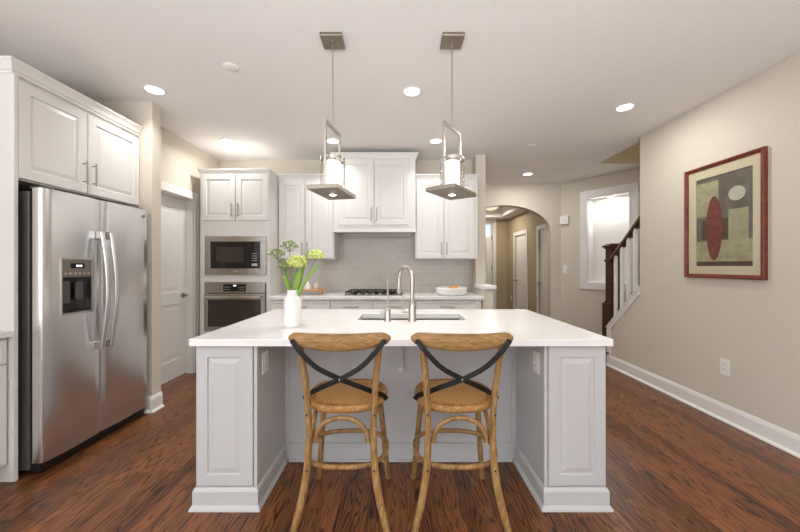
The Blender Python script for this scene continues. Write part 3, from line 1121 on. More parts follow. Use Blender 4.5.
# ------------------------------------------------------------------ refrigerator bay
x_d = -2.322         # door faces (facing +X)
MF = Matrix.Rotation(PI / 2, 4, 'Z')     # local x -> +Y, local -y -> +X
off = (-2.9, 1.93, 0)
t = thing('refrigerator_cabinet', 'white overhead cabinet with tall end panel around the refrigerator', 'cabinet', off)
def fmb():
    b = MB(); b.M = MF
    return b
yl = -x_d            # local y of the door face
fmb().box(1.946, 2.857, yl + 0.021, 2.965, 1.83, 2.46).build('cabinet_body', M['cab'], t, off=off)
fmb().box(1.926, 1.9455, yl, 2.965, 0.0, 2.46).build('end_panel', M['cab'], t, off=off)
for a, c, hx in ((1.950, 2.378, 2.345), (2.384, 2.852, 2.416)):
    d = fmb().panel(a, c, 1.838, 2.435, yl, 0.02, 0.062).build('door', M['cab'], t, off=off)
    bar_pull(fmb(), hx, yl, 1.90, 2.07).build('handle', M['pull'], d, smooth=40, off=off)
fmb().crown(1.926, 2.858, yl + 0.012, 2.965, crown_prof(2.4605, 0.085, 0.032), 1, 0).build('crown_moulding', M['cab'], t, off=off)

# left base cabinet and counter, mostly outside the frame
off = (-2.9, 1.4, 0)
t = thing('base_cabinet', 'white base cabinet at the left edge, in front of the end panel', 'cabinet', off)
yl = 2.352
b = fmb()
b.box(1.32, 1.924, yl + 0.021, 2.965, 0.10, 0.875)
b.box(1.32, 1.924, yl + 0.085, 2.965, 0.0, 0.10)
b.build('cabinet_body', M['cab'], t, off=off)
d = fmb().panel(1.328, 1.916, 0.72, 0.862, yl, 0.02, 0.03, False).build('drawer', M['cab'], t, off=off)
bar_pull(fmb(), 1.53, yl, 1.71, 0.79, True).build('handle', M['pull'], d, smooth=40, off=off)
d = fmb().panel(1.328, 1.916, 0.115, 0.71, yl, 0.02, 0.055).build('door', M['cab'], t, off=off)
bar_pull(fmb(), 1.37, yl, 0.52, 0.68).build('handle', M['pull'], d, smooth=40, off=off)
b = fmb().box(1.30, 1.9255, yl - 0.025, 2.967, 0.8765, 0.914, 0.003)
tag(b.build('side_countertop', M['quartz']), 'short white countertop at the left edge beside the tall end panel', 'countertop')

# refrigerator, local x -> +Y, local -y -> +X ; origin at front-centre on the floor
FX, FY = -2.205, 2.392
t = thing('refrigerator', 'stainless side-by-side refrigerator with ice and water dispenser', 'refrigerator', (FX, FY, 0), PI / 2)
w2 = 0.415
MB().box(-w2 + 0.004, w2 - 0.004, 0.092, 0.74, 0.03, 1.765, 0.006).build('body', M['greyside'], t)
MB().box(-w2 + 0.014, w2 - 0.014, 0.0665, 0.0915, 0.09, 1.75).build('door_gasket', M['dark'], t)
MB().box(-w2 + 0.01, w2 - 0.01, 0.03, 0.0915, 0.012, 0.07, 0.004).build('base_grille', M['dark'], t)


def fridge_door(x0, x1):
    b = MB()
    poly = [(x0, 0.066), (x0, 0.022), (x0 + 0.005, 0.010), (x0 + 0.018, 0.002)]
    for i in range(1, 9):
        u = i / 9
        poly.append((x0 + 0.018 + (x1 - x0 - 0.036) * u, 0.002 - 0.010 * math.sin(PI * u)))
    poly += [(x1 - 0.018, 0.002), (x1 - 0.005, 0.010), (x1, 0.022), (x1, 0.066)]
    b.prism(poly, lambda p: (p[0], p[1], 0.08), lambda p: (p[0], p[1], 1.785))
    return b


sp = -0.028
dl = fridge_door(-w2, sp - 0.0025).build('freezer_door', M['fsteel'], t, smooth=30)
dr = fridge_door(sp + 0.0025, w2).build('fresh_food_door', M['fsteel'], t, smooth=30)
# cut the dispenser cavity
dx0, dx1, dz0, dz1 = -0.322, -0.106, 0.975, 1.352
cut = MB().box(dx0 + 0.008, dx1 - 0.008, -0.05, 0.055, dz0 + 0.012, dz1 - 0.012).build('cutter', M['dark'], t)
md = dl.modifiers.new('cut', 'BOOLEAN'); md.operation = 'DIFFERENCE'; md.object = cut; md.solver = 'EXACT'
dg = bpy.context.evaluated_depsgraph_get()
dg.update()
me = bpy.data.meshes.new_from_object(dl.evaluated_get(dg))
dl.modifiers.clear(); dl.data = me
me.materials.clear(); me.materials.append(M['fsteel'])
for p in me.polygons:
    p.material_index = 0
bpy.data.objects.remove(cut)
b = MB()
yy = -0.014
b.box(dx0, dx1, yy, 0.004, dz0, dz0 + 0.013, 0.002)
b.box(dx0, dx1, yy, 0.004, dz1 - 0.011, dz1, 0.002)
b.box(dx0, dx0 + 0.009, yy, 0.004, dz0 + 0.0132, dz1 - 0.0112, 0.002)
b.box(dx1 - 0.009, dx1, yy, 0.004, dz0 + 0.0132, dz1 - 0.0112, 0.002)
bz = b.build('dispenser_bezel', M['nickel'], dl)
MB().box(dx0 + 0.0095, dx1 - 0.0095, 0.040, 0.054, dz0 + 0.0135, dz1 - 0.0135).build('dispenser_cavity', M['dark'], dl)
cp = MB().box(dx0 + 0.0095, dx1 - 0.0095, -0.011, 0.039, 1.225, dz1 - 0.0115, 0.002).build('dispenser_panel', M['panelgrey'], dl)
q = MB(); q.box(-0.262, -0.166, -0.0125, -0.0112, 1.285, 1.318); q.build('display_screen', M['blackglass'], cp)
q = MB(); q.box(-0.225, -0.205, -0.0138, -0.0126, 1.295, 1.308); q.box(-0.200, -0.185, -0.0138, -0.0126, 1.295, 1.308)
q.build('display_digits', M['digit'], cp)
q = MB()
for i in range(6):
    q.box(-0.300 + 0.031 * i, -0.285 + 0.031 * i, -0.0125, -0.0112, 1.243, 1.256, 0.0004)
q.build('button', M['legend'], cp)
q = MB()
q.box(-0.300, -0.245, 0.005, 0.02, 1.05, 1.20, 0.004)
q.build('ice_paddle', M['greyside'], dl)
q = MB(); q.box(-0.205, -0.155, 0.008, 0.022, 1.07, 1.19, 0.004); q.build('water_paddle', M['greyside'], dl)
MB().box(dx0 + 0.012, dx1 - 0.012, -0.006, 0.038, dz0 + 0.0135, dz0 + 0.022, 0.002).build('drip_tray', M['dark'], dl)
for door, hx in ((dl, sp - 0.036), (dr, sp + 0.036)):
    h = MB()
    pts = []
    for i in range(15):
        u = i / 14
        pts.append((hx, -0.040 - 0.042 * math.sin(PI * u), 0.705 + 0.84 * u))
    h.tube(pts, 0.011, 12, r2=0.018, up=(1, 0, 0))
    h = h.build('handle', M['fsteel'], door, smooth=60)
    for z in (0.725, 1.525):
        MB().box(hx - 0.013, hx + 0.013, -0.045, -0.001, z - 0.028, z + 0.028, 0.004).build('handle_mount', M['chrome'], h)
# round maker's badge, top far corner
q = MB()
bx, bz_ = 0.352, 1.725
q.M = Matrix.Translation((bx, -0.0015, bz_)) @ Matrix.Rotation(PI / 2, 4, 'X')
q.lathe([(0.016, 0.0), (0.016, 0.003), (0.014, 0.004)], n=28)
em = q.build('badge', M['nickel'], dr, smooth=40)
q = MB()
ring = [(bx + 0.0135 * math.cos(2 * PI * k / 24), -0.0062, bz_ + 0.0135 * math.sin(2 * PI * k / 24)) for k in range(24)]
q.tube(ring, 0.0009, 6, closed=True, up=(0, 1, 0))
cv = [(bx - 0.005 + 0.005 * math.cos(a), -0.0062, bz_ + 0.006 * math.sin(a)) for a in [0.9 + 5.0 * i / 16 for i in range(17)]]
q.tube(cv, 0.0009, 6, up=(0, 1, 0))
cv = [(bx + 0.006 + 0.004 * math.cos(a), -0.0062, bz_ + 0.003 + 0.003 * math.sin(a)) for a in [0.8 + 3.6 * i / 10 for i in range(11)]]
q.tube(cv, 0.0009, 6, up=(0, 1, 0))
cv = [(bx + 0.006 + 0.004 * math.cos(a), -0.0062, bz_ - 0.003 + 0.003 * math.sin(a)) for a in [1.6 + 3.6 * i / 10 for i in range(11)]]
q.tube(cv, 0.0009, 6, up=(0, 1, 0))
q.build('badge_lettering', M['greyside'], em)
for x in (-w2 + 0.03, w2 - 0.09):
    MB().box(x, x + 0.06, 0.02, 0.12, 1.786, 1.80, 0.004).build('hinge_cover', M['greyside'], t)

# ------------------------------------------------------------------ island
IW0, IW1, IY0, IY1 = -1.113, 1.125, 1.687, 2.859
off = (0.006, 2.3, 0)
t = thing('kitchen_island', 'white kitchen island with two raised-panel end posts and knee space', 'kitchen island', off)
RB = 2.147     # recess back
L0, L1, R0, R1 = -1.094, -0.768, 0.776, 1.104
b = MB()
b.box(L0, R1, RB, 2.83, 0.0, 0.70)
b.box(L0, -0.36, RB, 2.83, 0.70, 0.876)
b.box(0.54, R1, RB, 2.83, 0.70, 0.876)
b.box(-0.36, 0.54, RB, 2.22, 0.70, 0.876)
b.box(-0.36, 0.54, 2.66, 2.83, 0.70, 0.876)
for x in (-0.40, 0.40):     # flat stiles on the knee-space back
    b.box(x - 0.004, x + 0.004, RB - 0.002, RB, 0.13, 0.876)
for x0, x1 in ((L1, L1 + 0.03), (R0 - 0.03, R0)):
    b.box(x0, x1, RB - 0.006, RB, 0.13, 0.876)
b.build('island_body', M['isl'], t, off=off)
for x0, x1, inner in ((L0, L1, 1), (R0, R1, -1)):
    b = MB()
    yf = 1.715
    b.box(x0, x1, yf + 0.021, RB - 0.0005, 0.0, 0.876)
    if inner > 0:
        b.box(x1 - 0.018, x1, yf + 0.006, yf + 0.0208, 0.113, 0.876, 0.002)
        px0, px1 = x0, x1 - 0.021
    else:
        b.box(x0, x0 + 0.018, yf + 0.006, yf + 0.0208, 0.113, 0.876, 0.002)
        px0, px1 = x0 + 0.021, x1
    p = b.build('end_post', M['isl'], t, off=off)
    MB().panel(px0, px1, 0.120, 0.872, yf, 0.02, 0.06).build('raised_panel', M['isl'], p, off=off)
    # plinth round the post
    b = MB()
    prof = [(0.0, 0.0), (0.026, 0.0), (0.024, 0.010), (0.015, 0.024), (0.012, 0.026), (0.012, 0.096), (0.006, 0.110), (0.0, 0.115)]
    ya = yf
    if inner > 0:
        b.loops([[(x0 - o, RB - 0.02, z), (x0 - o, ya - o, z), (x1 + o, ya - o, z), (x1 + o, RB - 0.03, z)] for o, z in prof])
    else:
        b.loops([[(x0 - o, RB - 0.03, z), (x0 - o, ya - o, z), (x1 + o, ya - o, z), (x1 + o, RB - 0.02, z)] for o, z in prof])
    b.build('plinth', M['isl'], p, off=off)
b = MB()
for o_, z0, z1 in ((0.016, 0.0, 0.118),):
    b.box(L1 + 0.028, R0 - 0.028, RB - o_, RB - 0.0005, z0, z1, 0.003)
b.box(L1 + 0.028, R0 - 0.028, RB - 0.028, RB - o_ - 0.0003, 0, 0.016, 0.003)
b.build('knee_space_baseboard', M['isl'], t, off=off)
# support bracket in the middle of the knee space
b = MB()
prof = [(0, 0), (-0.22, 0), (-0.22, -0.022), (-0.10, -0.026), (-0.045, -0.05), (-0.024, -0.10), (-0.022, -0.25), (-0.03, -0.275), (0, -0.285)]
b.prism(prof, lambda p: (-0.018, RB - 0.0005 + p[0], 0.8755 + p[1]), lambda p: (0.018, RB - 0.0005 + p[0], 0.8755 + p[1]))
b.build('support_bracket', M['isl'], t, off=off)

# island countertop with the sink cut-out
sx0, sx1, sy0, sy1 = -0.304, 0.476, 2.287, 2.585
b = MB()
z0, z1 = 0.877, 0.914
out = [(IW0, IY0), (IW1, IY0), (IW1, IY1), (IW0, IY1)]
inn = [(sx0, sy0), (sx1, sy0), (sx1, sy1), (sx0, sy1)]
ch = 0.003


def ring(pts, d, z):
    s_ = [(1, 1), (-1, 1), (-1, -1), (1, -1)]
    return [(p[0] + d * s[0], p[1] + d * s[1], z) for p, s in zip(pts, s_)]


b.loops([ring(inn, 0, z0), ring(out, 0, z0), ring(out, 0, z1 - ch), ring(out, ch, z1), ring(inn, 0, z1), ring(inn, 0, z0)], False, False)
bmesh.ops.remove_doubles(b.bm, verts=b.bm.verts, dist=1e-5)
tag(b.build('island_countertop', M['quartz']), 'large white quartz countertop on the kitchen island', 'countertop')

# sink
off = ((sx0 + sx1) / 2, (sy0 + sy1) / 2, 0.72)
t = thing('sink', 'stainless undermount sink set in the island countertop', 'sink', off)
b = MB()
d_, zb = 0.015, 0.70 + 0.02
L = [(0.02, 0.8765), (-0.001, 0.8765), (0.006, 0.74), (0.03, zb + 0.004)]
b.loops([ring(inn, -0.015, 0.876), ring(inn, -0.001, 0.876), ring(inn, 0.006, 0.75), ring(inn, 0.03, 0.722), ring(inn, 0.03, 0.716),
         ring(inn, 0.002, 0.745), ring(inn, -0.004, 0.872), ring(inn, -0.015, 0.872)], False, False)
bm = b.bm
b.box(sx0 + 0.03, sx1 - 0.03, sy0 + 0.03, sy1 - 0.03, 0.717, 0.722)
b.build('basin', M['sinksteel'], t, off=off)
MB().lathe([(0.045, 0.7225), (0.045, 0.7255), (0.03, 0.7245)], (0.09, 2.44, 0), n=24).build('drain', M['chrome'], t, smooth=40, off=off)

# main faucet: arches back over the sink, towards the left
fx, fy = 0.086, 2.238
off = (fx, fy, 0.914)
t = thing('faucet', 'tall gooseneck nickel faucet behind the island sink', 'faucet', off)
MB().lathe([(0.028, 0.9145), (0.028, 0.922), (0.025, 0.926), (0.0245, 1.02), (0.020, 1.035), (0.0155, 1.04)], (fx, fy, 0), n=28).build('faucet_body', M['nickel'], t, smooth=40, off=off)
dirx, diry = -0.62, 0.78
pts = [(fx, fy, 1.041), (fx, fy, 1.15)]
rad = 0.075
for i in range(1, 15):
    a = PI * i / 14
    u = rad * (1 - math.cos(a))
    pts.append((fx + dirx * u, fy + diry * u, 1.205 + 0.082 * math.sin(a)))
pts.insert(2, (fx, fy, 1.19))
e_ = pts[-1]
pts.append((e_[0], e_[1], 1.18))
MB().tube(pts, 0.0155, 14).build('spout', M['nickel'], t, smooth=60, off=off)
b = MB()
b.lathe([(0.0145, 1.18), (0.016, 1.17), (0.017, 1.11), (0.014, 1.10), (0.012, 1.098)], (e_[0], e_[1], 0), n=20)
b.build('spray_head', M['nickel'], t, smooth=40, off=off)
b = MB()
b.cyl((fx - 0.0245, fy, 0.985), (fx - 0.075, fy, 0.985), 0.0145, n=16)
b.tube([(fx - 0.062, fy, 0.995), (fx - 0.064, fy, 1.04), (fx - 0.066, fy, 1.10)], [0.0055, 0.0045, 0.004])
b.build('lever_handle', M['nickel'], t, smooth=40, off=off)

gx, gy = -0.086, 2.238
off = (gx, gy, 0.914)
t = thing('filter_tap', 'slim nickel tap with thin upright rod left of the gooseneck faucet', 'faucet', off)
MB().lathe([(0.024, 0.9145), (0.024, 0.922), (0.021, 0.926), (0.0205, 1.0), (0.012, 1.006)], (gx, gy, 0), n=24).build('tap_body', M['nickel'], t, smooth=40, off=off)
b = MB()
b.tube([(gx + 0.002, gy, 1.006), (gx + 0.002, gy, 1.10), (gx - 0.002, gy, 1.20)], [0.005, 0.0045, 0.004])
b.build('upright_rod', M['nickel'], t, smooth=40, off=off)
MB().cyl((gx - 0.0205, gy, 0.978), (gx - 0.052, gy, 0.978), 0.012, n=14).build('side_handle', M['nickel'], t, smooth=40, off=off)

# outlets on the inner post faces
wall_plate('island_outlet', 'white outlet on the inner face of the left island post', 'outlet',
           Matrix.Translation((L1, 1.815, 0.755)) @ RZ90, 0.075, 0.12, 'outlet')
wall_plate('island_outlet', 'white outlet on the inner face of the right island post', 'outlet',
           Matrix.Translation((R0, 1.815, 0.755)) @ RR, 0.075, 0.12, 'outlet')


# ------------------------------------------------------------------ counter stools
def stool():
    t = thing('counter_stool', '', 'stool', (0, 0, 0), 0, 'cross-back stools at the island')
    rim, top_, cane = MB(), None, MB()

    def sup(hx, hy, z, cy=0.0, nn=2.6, k=48):
        P = []
        for i in range(k):
            a = 2 * PI * i / k
            c, s = math.cos(a), math.sin(a)
            w = 1.0 - 0.06 * (1 if s < 0 else 0) * abs(s)
            P.append((hx * w * math.copysign(abs(c) ** (2 / nn), c), cy + hy * math.copysign(abs(s) ** (2 / nn), s), z))
        return P
    rim.loops([sup(0.205, 0.19, 0.581), sup(0.213, 0.198, 0.589), sup(0.215, 0.20, 0.604), sup(0.208, 0.193, 0.616),
               sup(0.175, 0.160, 0.616), sup(0.172, 0.157, 0.608)])
    seat = rim.build('seat', M['seatwood'], t, smooth=50)
    cane.loops([sup(0.171, 0.156, 0.6085), sup(0.171, 0.156, 0.613), sup(0.11, 0.10, 0.614)])
    cane.build('cane_panel', M['cane'], seat, smooth=40)

    def crv(pts, k=6):
        """Catmull-Rom through pts"""
        P = [Vector(p) for p in pts]
        P = [2 * P[0] - P[1]] + P + [2 * P[-1] - P[-2]]
        o = []
        for i in range(1, len(P) - 2):
            for j in range(k):
                u = j / k
                a, b_, c, d = P[i - 1], P[i], P[i + 1], P[i + 2]
                o.append(0.5 * (2 * b_ + (c - a) * u + (2 * a - 5 * b_ + 4 * c - d) * u * u + (3 * b_ - a - 3 * c + d) * u ** 3))
        o.append(P[-2])
        return o
    for s in (-1, 1):
        pts = crv([(s * 0.232, -0.236, 0.0), (s * 0.206, -0.222, 0.10), (s * 0.184, -0.212, 0.19), (s * 0.165, -0.206, 0.31), (s * 0.157, -0.203, 0.45),
                   (s * 0.159, -0.203, 0.60), (s * 0.169, -0.216, 0.75), (s * 0.186, -0.242, 0.92)])
        m = len(pts)
        r = [0.0155 + 0.0035 * math.sin(PI * min(1, i / (m * 0.6))) for i in range(m)]
        o = MB().tube(pts, r, 12).build('rear_leg', M['oak'], t, smooth=60)
        for z, y in ((0.32, -0.222), (0.585, -0.221)):
            q = MB(); q.sphere((s * 0.162, y - 0.0005, z), 0.005)
            q.build('bolt', M['strap'], o)
    for s in (-1, 1):
        pts = crv([(s * 0.213, 0.213, 0.0), (s * 0.196, 0.192, 0.16), (s * 0.182, 0.172, 0.34), (s * 0.158, 0.15, 0.580)])
        MB().tube(pts, 0.0162, 12).build('front_leg', M['oak'], t, smooth=60)
    # crest rail: bowed towards the camera in its middle, thinner at the ends
    pts, r1, r2 = [], [], []
    m = 24
    for i in range(m + 1):
        u = -1 + 2 * i / m
        pts.append((0.240 * u, -0.280 + 0.040 * u * u, 0.948 + 0.014 * u * u))
        e = max(0.10, (1 - abs(u) ** 14)) ** 0.5
        r1.append(0.0175 * e)
        r2.append((0.041 - 0.010 * abs(u) ** 1.6) * e)
    MB().tube(pts, r1, 16, r2=r2, up=(0, 0, 1)).build('crest_rail', M['oakx'], t, smooth=60)
    # black metal cross straps
    for s in (-1, 1):
        pts = crv([(s * 0.215, -0.273, 0.956), (s * 0.172, -0.281, 0.903), (s * 0.100, -0.268, 0.828), (0, -0.240 - 0.004 * s, 0.765),
                   (-s * 0.09, -0.195, 0.712), (-s * 0.155, -0.150, 0.668), (-s * 0.196, -0.105, 0.636), (-s * 0.2165, -0.075, 0.603)])
        st = MB().ribbon(pts, (0.0, -0.94, 0.3), 0.0235, 0.005).build('cross_strap', M['strap'], t)
        q = MB(); q.sphere((s * 0.215, -0.277, 0.956), 0.006)
        q.build('rivet', M['strap'], st, smooth=60)
        if s > 0:
            q = MB(); q.sphere((0, -0.2475, 0.765), 0.005)
            q.build('rivet', M['nickel'], st, smooth=60)
    # bent-wood braces
    def arch(p, q_, h, zb, r=0.0115):
        P, Q = Vector(p), Vector(q_)
        o = []
        for i in range(21):
            a = PI * i / 20
            c = (P + Q) / 2 + (P - Q) / 2 * math.cos(a)
            c.z = zb + h * math.sin(a) ** 0.85
            o.append(c)
        return MB().tube(o, r, 10)
    arch((-0.128, -0.188, 0), (0.128, -0.188, 0), 0.118, 0.44).build('brace', M['oak'], t, smooth=60)
    arch((-0.128, 0.165, 0), (0.128, 0.165, 0), 0.118, 0.44).build('brace', M['oak'], t, smooth=60)
    for s in (-1, 1):
        arch((s * 0.150, -0.165, 0), (s * 0.158, 0.135, 0), 0.118, 0.44).build('brace', M['oak'], t, smooth=60)
    ring_ = []
    for i in range(56):
        a = 2 * PI * i / 56
        c, s = math.cos(a), math.sin(a)
        ring_.append((0.212 * math.copysign(abs(c) ** (2 / 2.6), c), -0.016 + 0.174 * math.copysign(abs(s) ** (2 / 2.6), s), 0.318))
    MB().tube(ring_, 0.0125, 10, closed=True, up=(0, 0, 1)).build('foot_ring', M['oak'], t, smooth=60)
    return t


st = stool()
st.location = (-0.285, 1.752, 0)
st['label'] = 'left oak cross-back counter stool at the island'
dup(st, (0.293, 1.752, 0), math.radians(0), 'right oak cross-back counter stool at the island')

# ------------------------------------------------------------------ things on the counters
vx, vy = -0.682, 2.035
off = (vx, vy, 0.9145)
b = MB()
b.lathe([(0.047, 0.0), (0.052, 0.006), (0.053, 0.02), (0.053, 0.165), (0.049, 0.182), (0.036, 0.196), (0.033, 0.204), (0.033, 0.226), (0.036, 0.234),
         (0.031, 0.234), (0.029, 0.20), (0.046, 0.17), (0.047, 0.02), (0.02, 0.012)], (0, 0, 0), n=36)
v = b.build('vase', M['ceramic'], smooth=40)
v.location = off
tag(v, 'white bottle-shaped ceramic vase on the island countertop', 'vase')


def bez(p0, p1, p2, k=12):
    p0, p1, p2 = Vector(p0), Vector(p1), Vector(p2)
    return [(1 - u) ** 2 * p0 + 2 * u * (1 - u) * p1 + u * u * p2 for u in [i / k for i in range(k + 1)]]


def leaf_mb(mb, base, tip, w, lift):
    P = bez(base, (Vector(base) + Vector(tip)) / 2 + Vector((0, 0, lift)), tip, 10)
    side = (Vector(tip) - Vector(base)).cross(Vector((0.2, -1, 0.5))).normalized()
    nn = (Vector(tip) - Vector(base)).cross(side).normalized()
    rings = []
    for i, p in enumerate(P):
        u = i / 10
        ww = w * max(0.08, math.sin(PI * min(1, 0.12 + 0.88 * u)) ** 0.8)
        rings.append([p + side * ww, p + nn * 0.0012, p - side * ww, p - nn * 0.0012])
    mb.loops(rings)


vz = 0.9145


def flower(name, label, head, kind, size):
    """stem from inside the vase to head (world offset from the vase base)"""
    o = thing(name, label, 'flower', (vx, vy, vz), 0, 'green stems in the vase')
    hx, hy, hz = head
    base = (hx * 0.10, hy * 0.10, 0.03)
    mid = (hx * 0.18, hy * 0.18, 0.23)
    P = bez(base, mid, (hx, hy, hz - size * 0.4), 14)
    MB().tube(P, [0.0028] * 10 + [0.0022] * 5, 8).build('stem', M['stem'], o, smooth=60)
    b = MB()
    if kind == 'ball':
        for i in range(150):
            a = random.uniform(0, 2 * PI); c = random.uniform(-0.55, 1)
            s = math.sqrt(1 - c * c)
            r = size * random.uniform(0.78, 1.06)
            b.sphere((hx + r * s * math.cos(a) * 1.12, hy + r * s * math.sin(a), hz + r * c * 0.85), random.uniform(0.0045, 0.0085), 6, 4)
        b.sphere((hx, hy, hz), size * 0.78, 14, 8, (1.1, 1, 0.82))
        b.build('blossom', M['bloom'], o, smooth=60)
    else:
        rays = MB()
        root = Vector((hx, hy, hz - size * 0.45))
        for i in range(15):
            a = 2 * PI * i * 0.382
            rr = size * math.sqrt((i + 0.5) / 15)
            tip = Vector((hx + rr * math.cos(a), hy + rr * math.sin(a), hz + 0.75 * size * (1 - (rr / size) ** 2)))
            rays.tube([root, (root + tip) / 2 + Vector((0, 0, -0.003)), tip], 0.0011, 5)
            for k in range(11):
                b.sphere(tip + Vector((random.uniform(-1, 1), random.uniform(-1, 1), random.uniform(-0.3, 0.6))) * 0.0095, random.uniform(0.0028, 0.0045), 6, 4)
        rays.build('ray_stems', M['stem'], o)
        b.build('umbel', M['umbel'], o, smooth=60)
    return o, P


o, P = flower('fennel_flower', 'tall pale green umbel flower standing highest in the vase', (-0.022, 0.01, 0.502), 'umbel', 0.056)
b = MB(); leaf_mb(b, P[8], P[8] + Vector((-0.05, -0.01, 0.03)), 0.008, 0.01); leaf_mb(b, P[9], P[9] + Vector((0.04, -0.02, 0.03)), 0.008, 0.01); b.build('leaf', M['leaf'], o, smooth=60)
o, P = flower('fennel_flower', 'pale green umbel flower leaning left out of the vase', (-0.096, -0.01, 0.452), 'umbel', 0.052)
b = MB()
leaf_mb(b, P[9], P[9] + Vector((0.03, -0.02, 0.06)), 0.008, 0.01); b.build('leaf', M['leaf'], o, smooth=60)
o, P = flower('fennel_flower', 'small pale green umbel low over the left vase rim', (-0.036, -0.03, 0.372), 'umbel', 0.048)
o, P = flower('hydrangea_flower', 'round yellow-green bloom in the centre of the bunch', (0.034, -0.02, 0.408), 'ball', 0.054)
o, P = flower('hydrangea_flower', 'round yellow-green bloom farthest right in the bunch', (0.146, 0.02, 0.455), 'ball', 0.040)
for lb, tip, w, lift in (
        ('long green leaf arching right below the right bloom', (0.192, 0.0, 0.415), 0.010, 0.06),
        ('long green leaf drooping lowest to the right', (0.186, -0.045, 0.358), 0.010, 0.10),
        ('narrow green leaf between the two other right-leaning leaves', (0.165, -0.02, 0.385), 0.008, 0.03),
        ('upright green leaf behind the blooms', (0.096, 0.03, 0.500), 0.014, 0.02),
        ('short green leaf leaning left over the vase rim', (-0.055, -0.04, 0.335), 0.012, 0.05),
        ('broad green leaf in the middle of the bunch', (0.062, -0.03, 0.372), 0.017, 0.05)):
    o = thing('leaf_blade', lb, 'leaf', (vx, vy, vz), 0, 'green stems in the vase')
    b = MB(); leaf_mb(b, (tip[0] * 0.09, tip[1] * 0.09, 0.17), tip, w, lift)
    b.build('blade', M['leaf'], o, smooth=60)

# cooktop
off = (-0.325, 4.1, 0.9145)
t = thing('cooktop', 'black gas cooktop with cast-iron grates on the back counter', 'cooktop', off)
t.location.z += 0.025
MB().box(-0.68, 0.04, 3.87, 4.36, 0.9148, 0.926, 0.004).build('cooktop_base', M['steel'], t, off=off)
for i, gx0 in enumerate((-0.665, -0.435, -0.205)):
    b = MB()
    gx1 = gx0 + 0.225
    z0, z1 = 0.950, 0.962
    for y in (3.89, 4.10, 4.33):
        b.box(gx0, gx1, y, y + 0.012, z0, z1)
    for x in (gx0, gx0 + 0.106, gx1 - 0.012):
        b.box(x, x + 0.012, 3.902, 4.33, z0, z1)
    for x in (gx0, gx1 - 0.012):
        for y in (3.89, 4.33):
            b.box(x, x + 0.012, y, y + 0.012, 0.9265, z0)
    b.build('grate', M['castiron'], t, off=off)
for x, y in ((-0.552, 4.0), (-0.552, 4.22), (-0.325, 4.11), (-0.092, 4.0), (-0.092, 4.22)):
    MB().lathe([(0.05, 0.9265), (0.05, 0.934), (0.036, 0.936), (0.036, 0.945), (0.01, 0.946)], (x, y, 0), n=20).build('burner', M['castiron'], t, smooth=40, off=off)
for x in (-0.50, -0.41, -0.325, -0.24, -0.15):
    MB().lathe([(0.017, 0.9265), (0.017, 0.945), (0.012, 0.948)], (x, 3.8795 + 0.002, 0), n=16).build('knob', M['nickel'], t, smooth=40, off=off)

# fruit bowl
bx, by = 0.645, 4.02
b = MB()
b.lathe([(0.12, 0.0), (0.165, 0.004), (0.19, 0.03), (0.196, 0.085), (0.190, 0.092), (0.184, 0.085), (0.178, 0.034), (0.155, 0.014), (0.02, 0.012)], n=48)
o = b.build('bowl', M['ceramic'], smooth=40)
o.location = (bx, by, 0.9397)
tag(o, 'wide white ceramic bowl on the right of the back counter', 'bowl')
for (dx, dy, dz, lb) in ((0.045, -0.02, 0.062, 'orange at the right of the white bowl, showing most'), (-0.035, -0.04, 0.049, 'orange at the left of the white bowl'),
                     (0.0, 0.06, 0.049, 'orange at the back of the white bowl')):
    o = thing('orange', lb, 'fruit', (bx + dx, by + dy, 0.9397 + dz + 0.012), 0, 'oranges in the bowl')
    MB().sphere((0, 0, 0), 0.039, 18, 12, (1, 1, 0.94)).build('fruit_body', M['orange'], o, smooth=60)
    MB().cyl((0, 0, 0.036), (0, 0, 0.040), 0.004, n=8).build('stem_button', M['stem'], o)

# raised wooden board behind the vase
wx, wy = -1.17, 4.05
off = (wx, wy, 0.9147)
t = thing('board_stand', 'low wooden board on small feet on the counter behind the vase', 'serving board', off)
t.location.z += 0.025
MB().box(wx - 0.20, wx + 0.21, wy - 0.11, wy + 0.11, 0.965, 0.983, 0.005).build('board', M['board'], t, off=off)
for sx in (-0.16, 0.17):
    for sy in (-0.08, 0.08):
        b = MB(); b.cyl((wx + sx, wy + sy, 0.9150), (wx + sx, wy + sy, 0.9648), 0.013, 0.009, n=14)
        b.build('foot', M['board'], t, smooth=40, off=off)
o = thing('ornament', 'small white cone ornament on the wooden board behind the flowers', 'ornament', (-1.165, 4.03, 1.0085), 0)
MB().lathe([(0.046, 0.0), (0.048, 0.006), (0.03, 0.06), (0.010, 0.098), (0.004, 0.105)], n=24).build('cone', M['ceramic'], o, smooth=50)
o = thing('ornament', 'small pale pink jar on the wooden board, right of the cone', 'jar', (-1.065, 4.05, 1.0085), 0)
MB().lathe([(0.024, 0.0), (0.028, 0.01), (0.028, 0.045), (0.02, 0.055)], n=24).build('jar_body', M['pink'], o, smooth=50)
MB().lathe([(0.021, 0.0555), (0.02, 0.066), (0.006, 0.07)], n=20).build('lid', M['ceramic'], o, smooth=50)

# ------------------------------------------------------------------ framed picture on the right wall (generic stand-in picture)
fy0, fy1, fz0, fz1 = 2.378, 3.050, 1.195, 2.192
off = (RW, (fy0 + fy1) / 2, fz0)
t = thing('framed_picture', 'red-brown framed picture with cream mat on the right wall', 'picture', off)
MR = Matrix.Rotation(-PI / 2, 4, 'Z') @ Matrix.Translation((0, 0, 0))


def rmb():
    b = MB(); b.M = Matrix.Translation((RW, 0, 0)) @ RR     # local x -> -Y, local -y -> -X
    return b


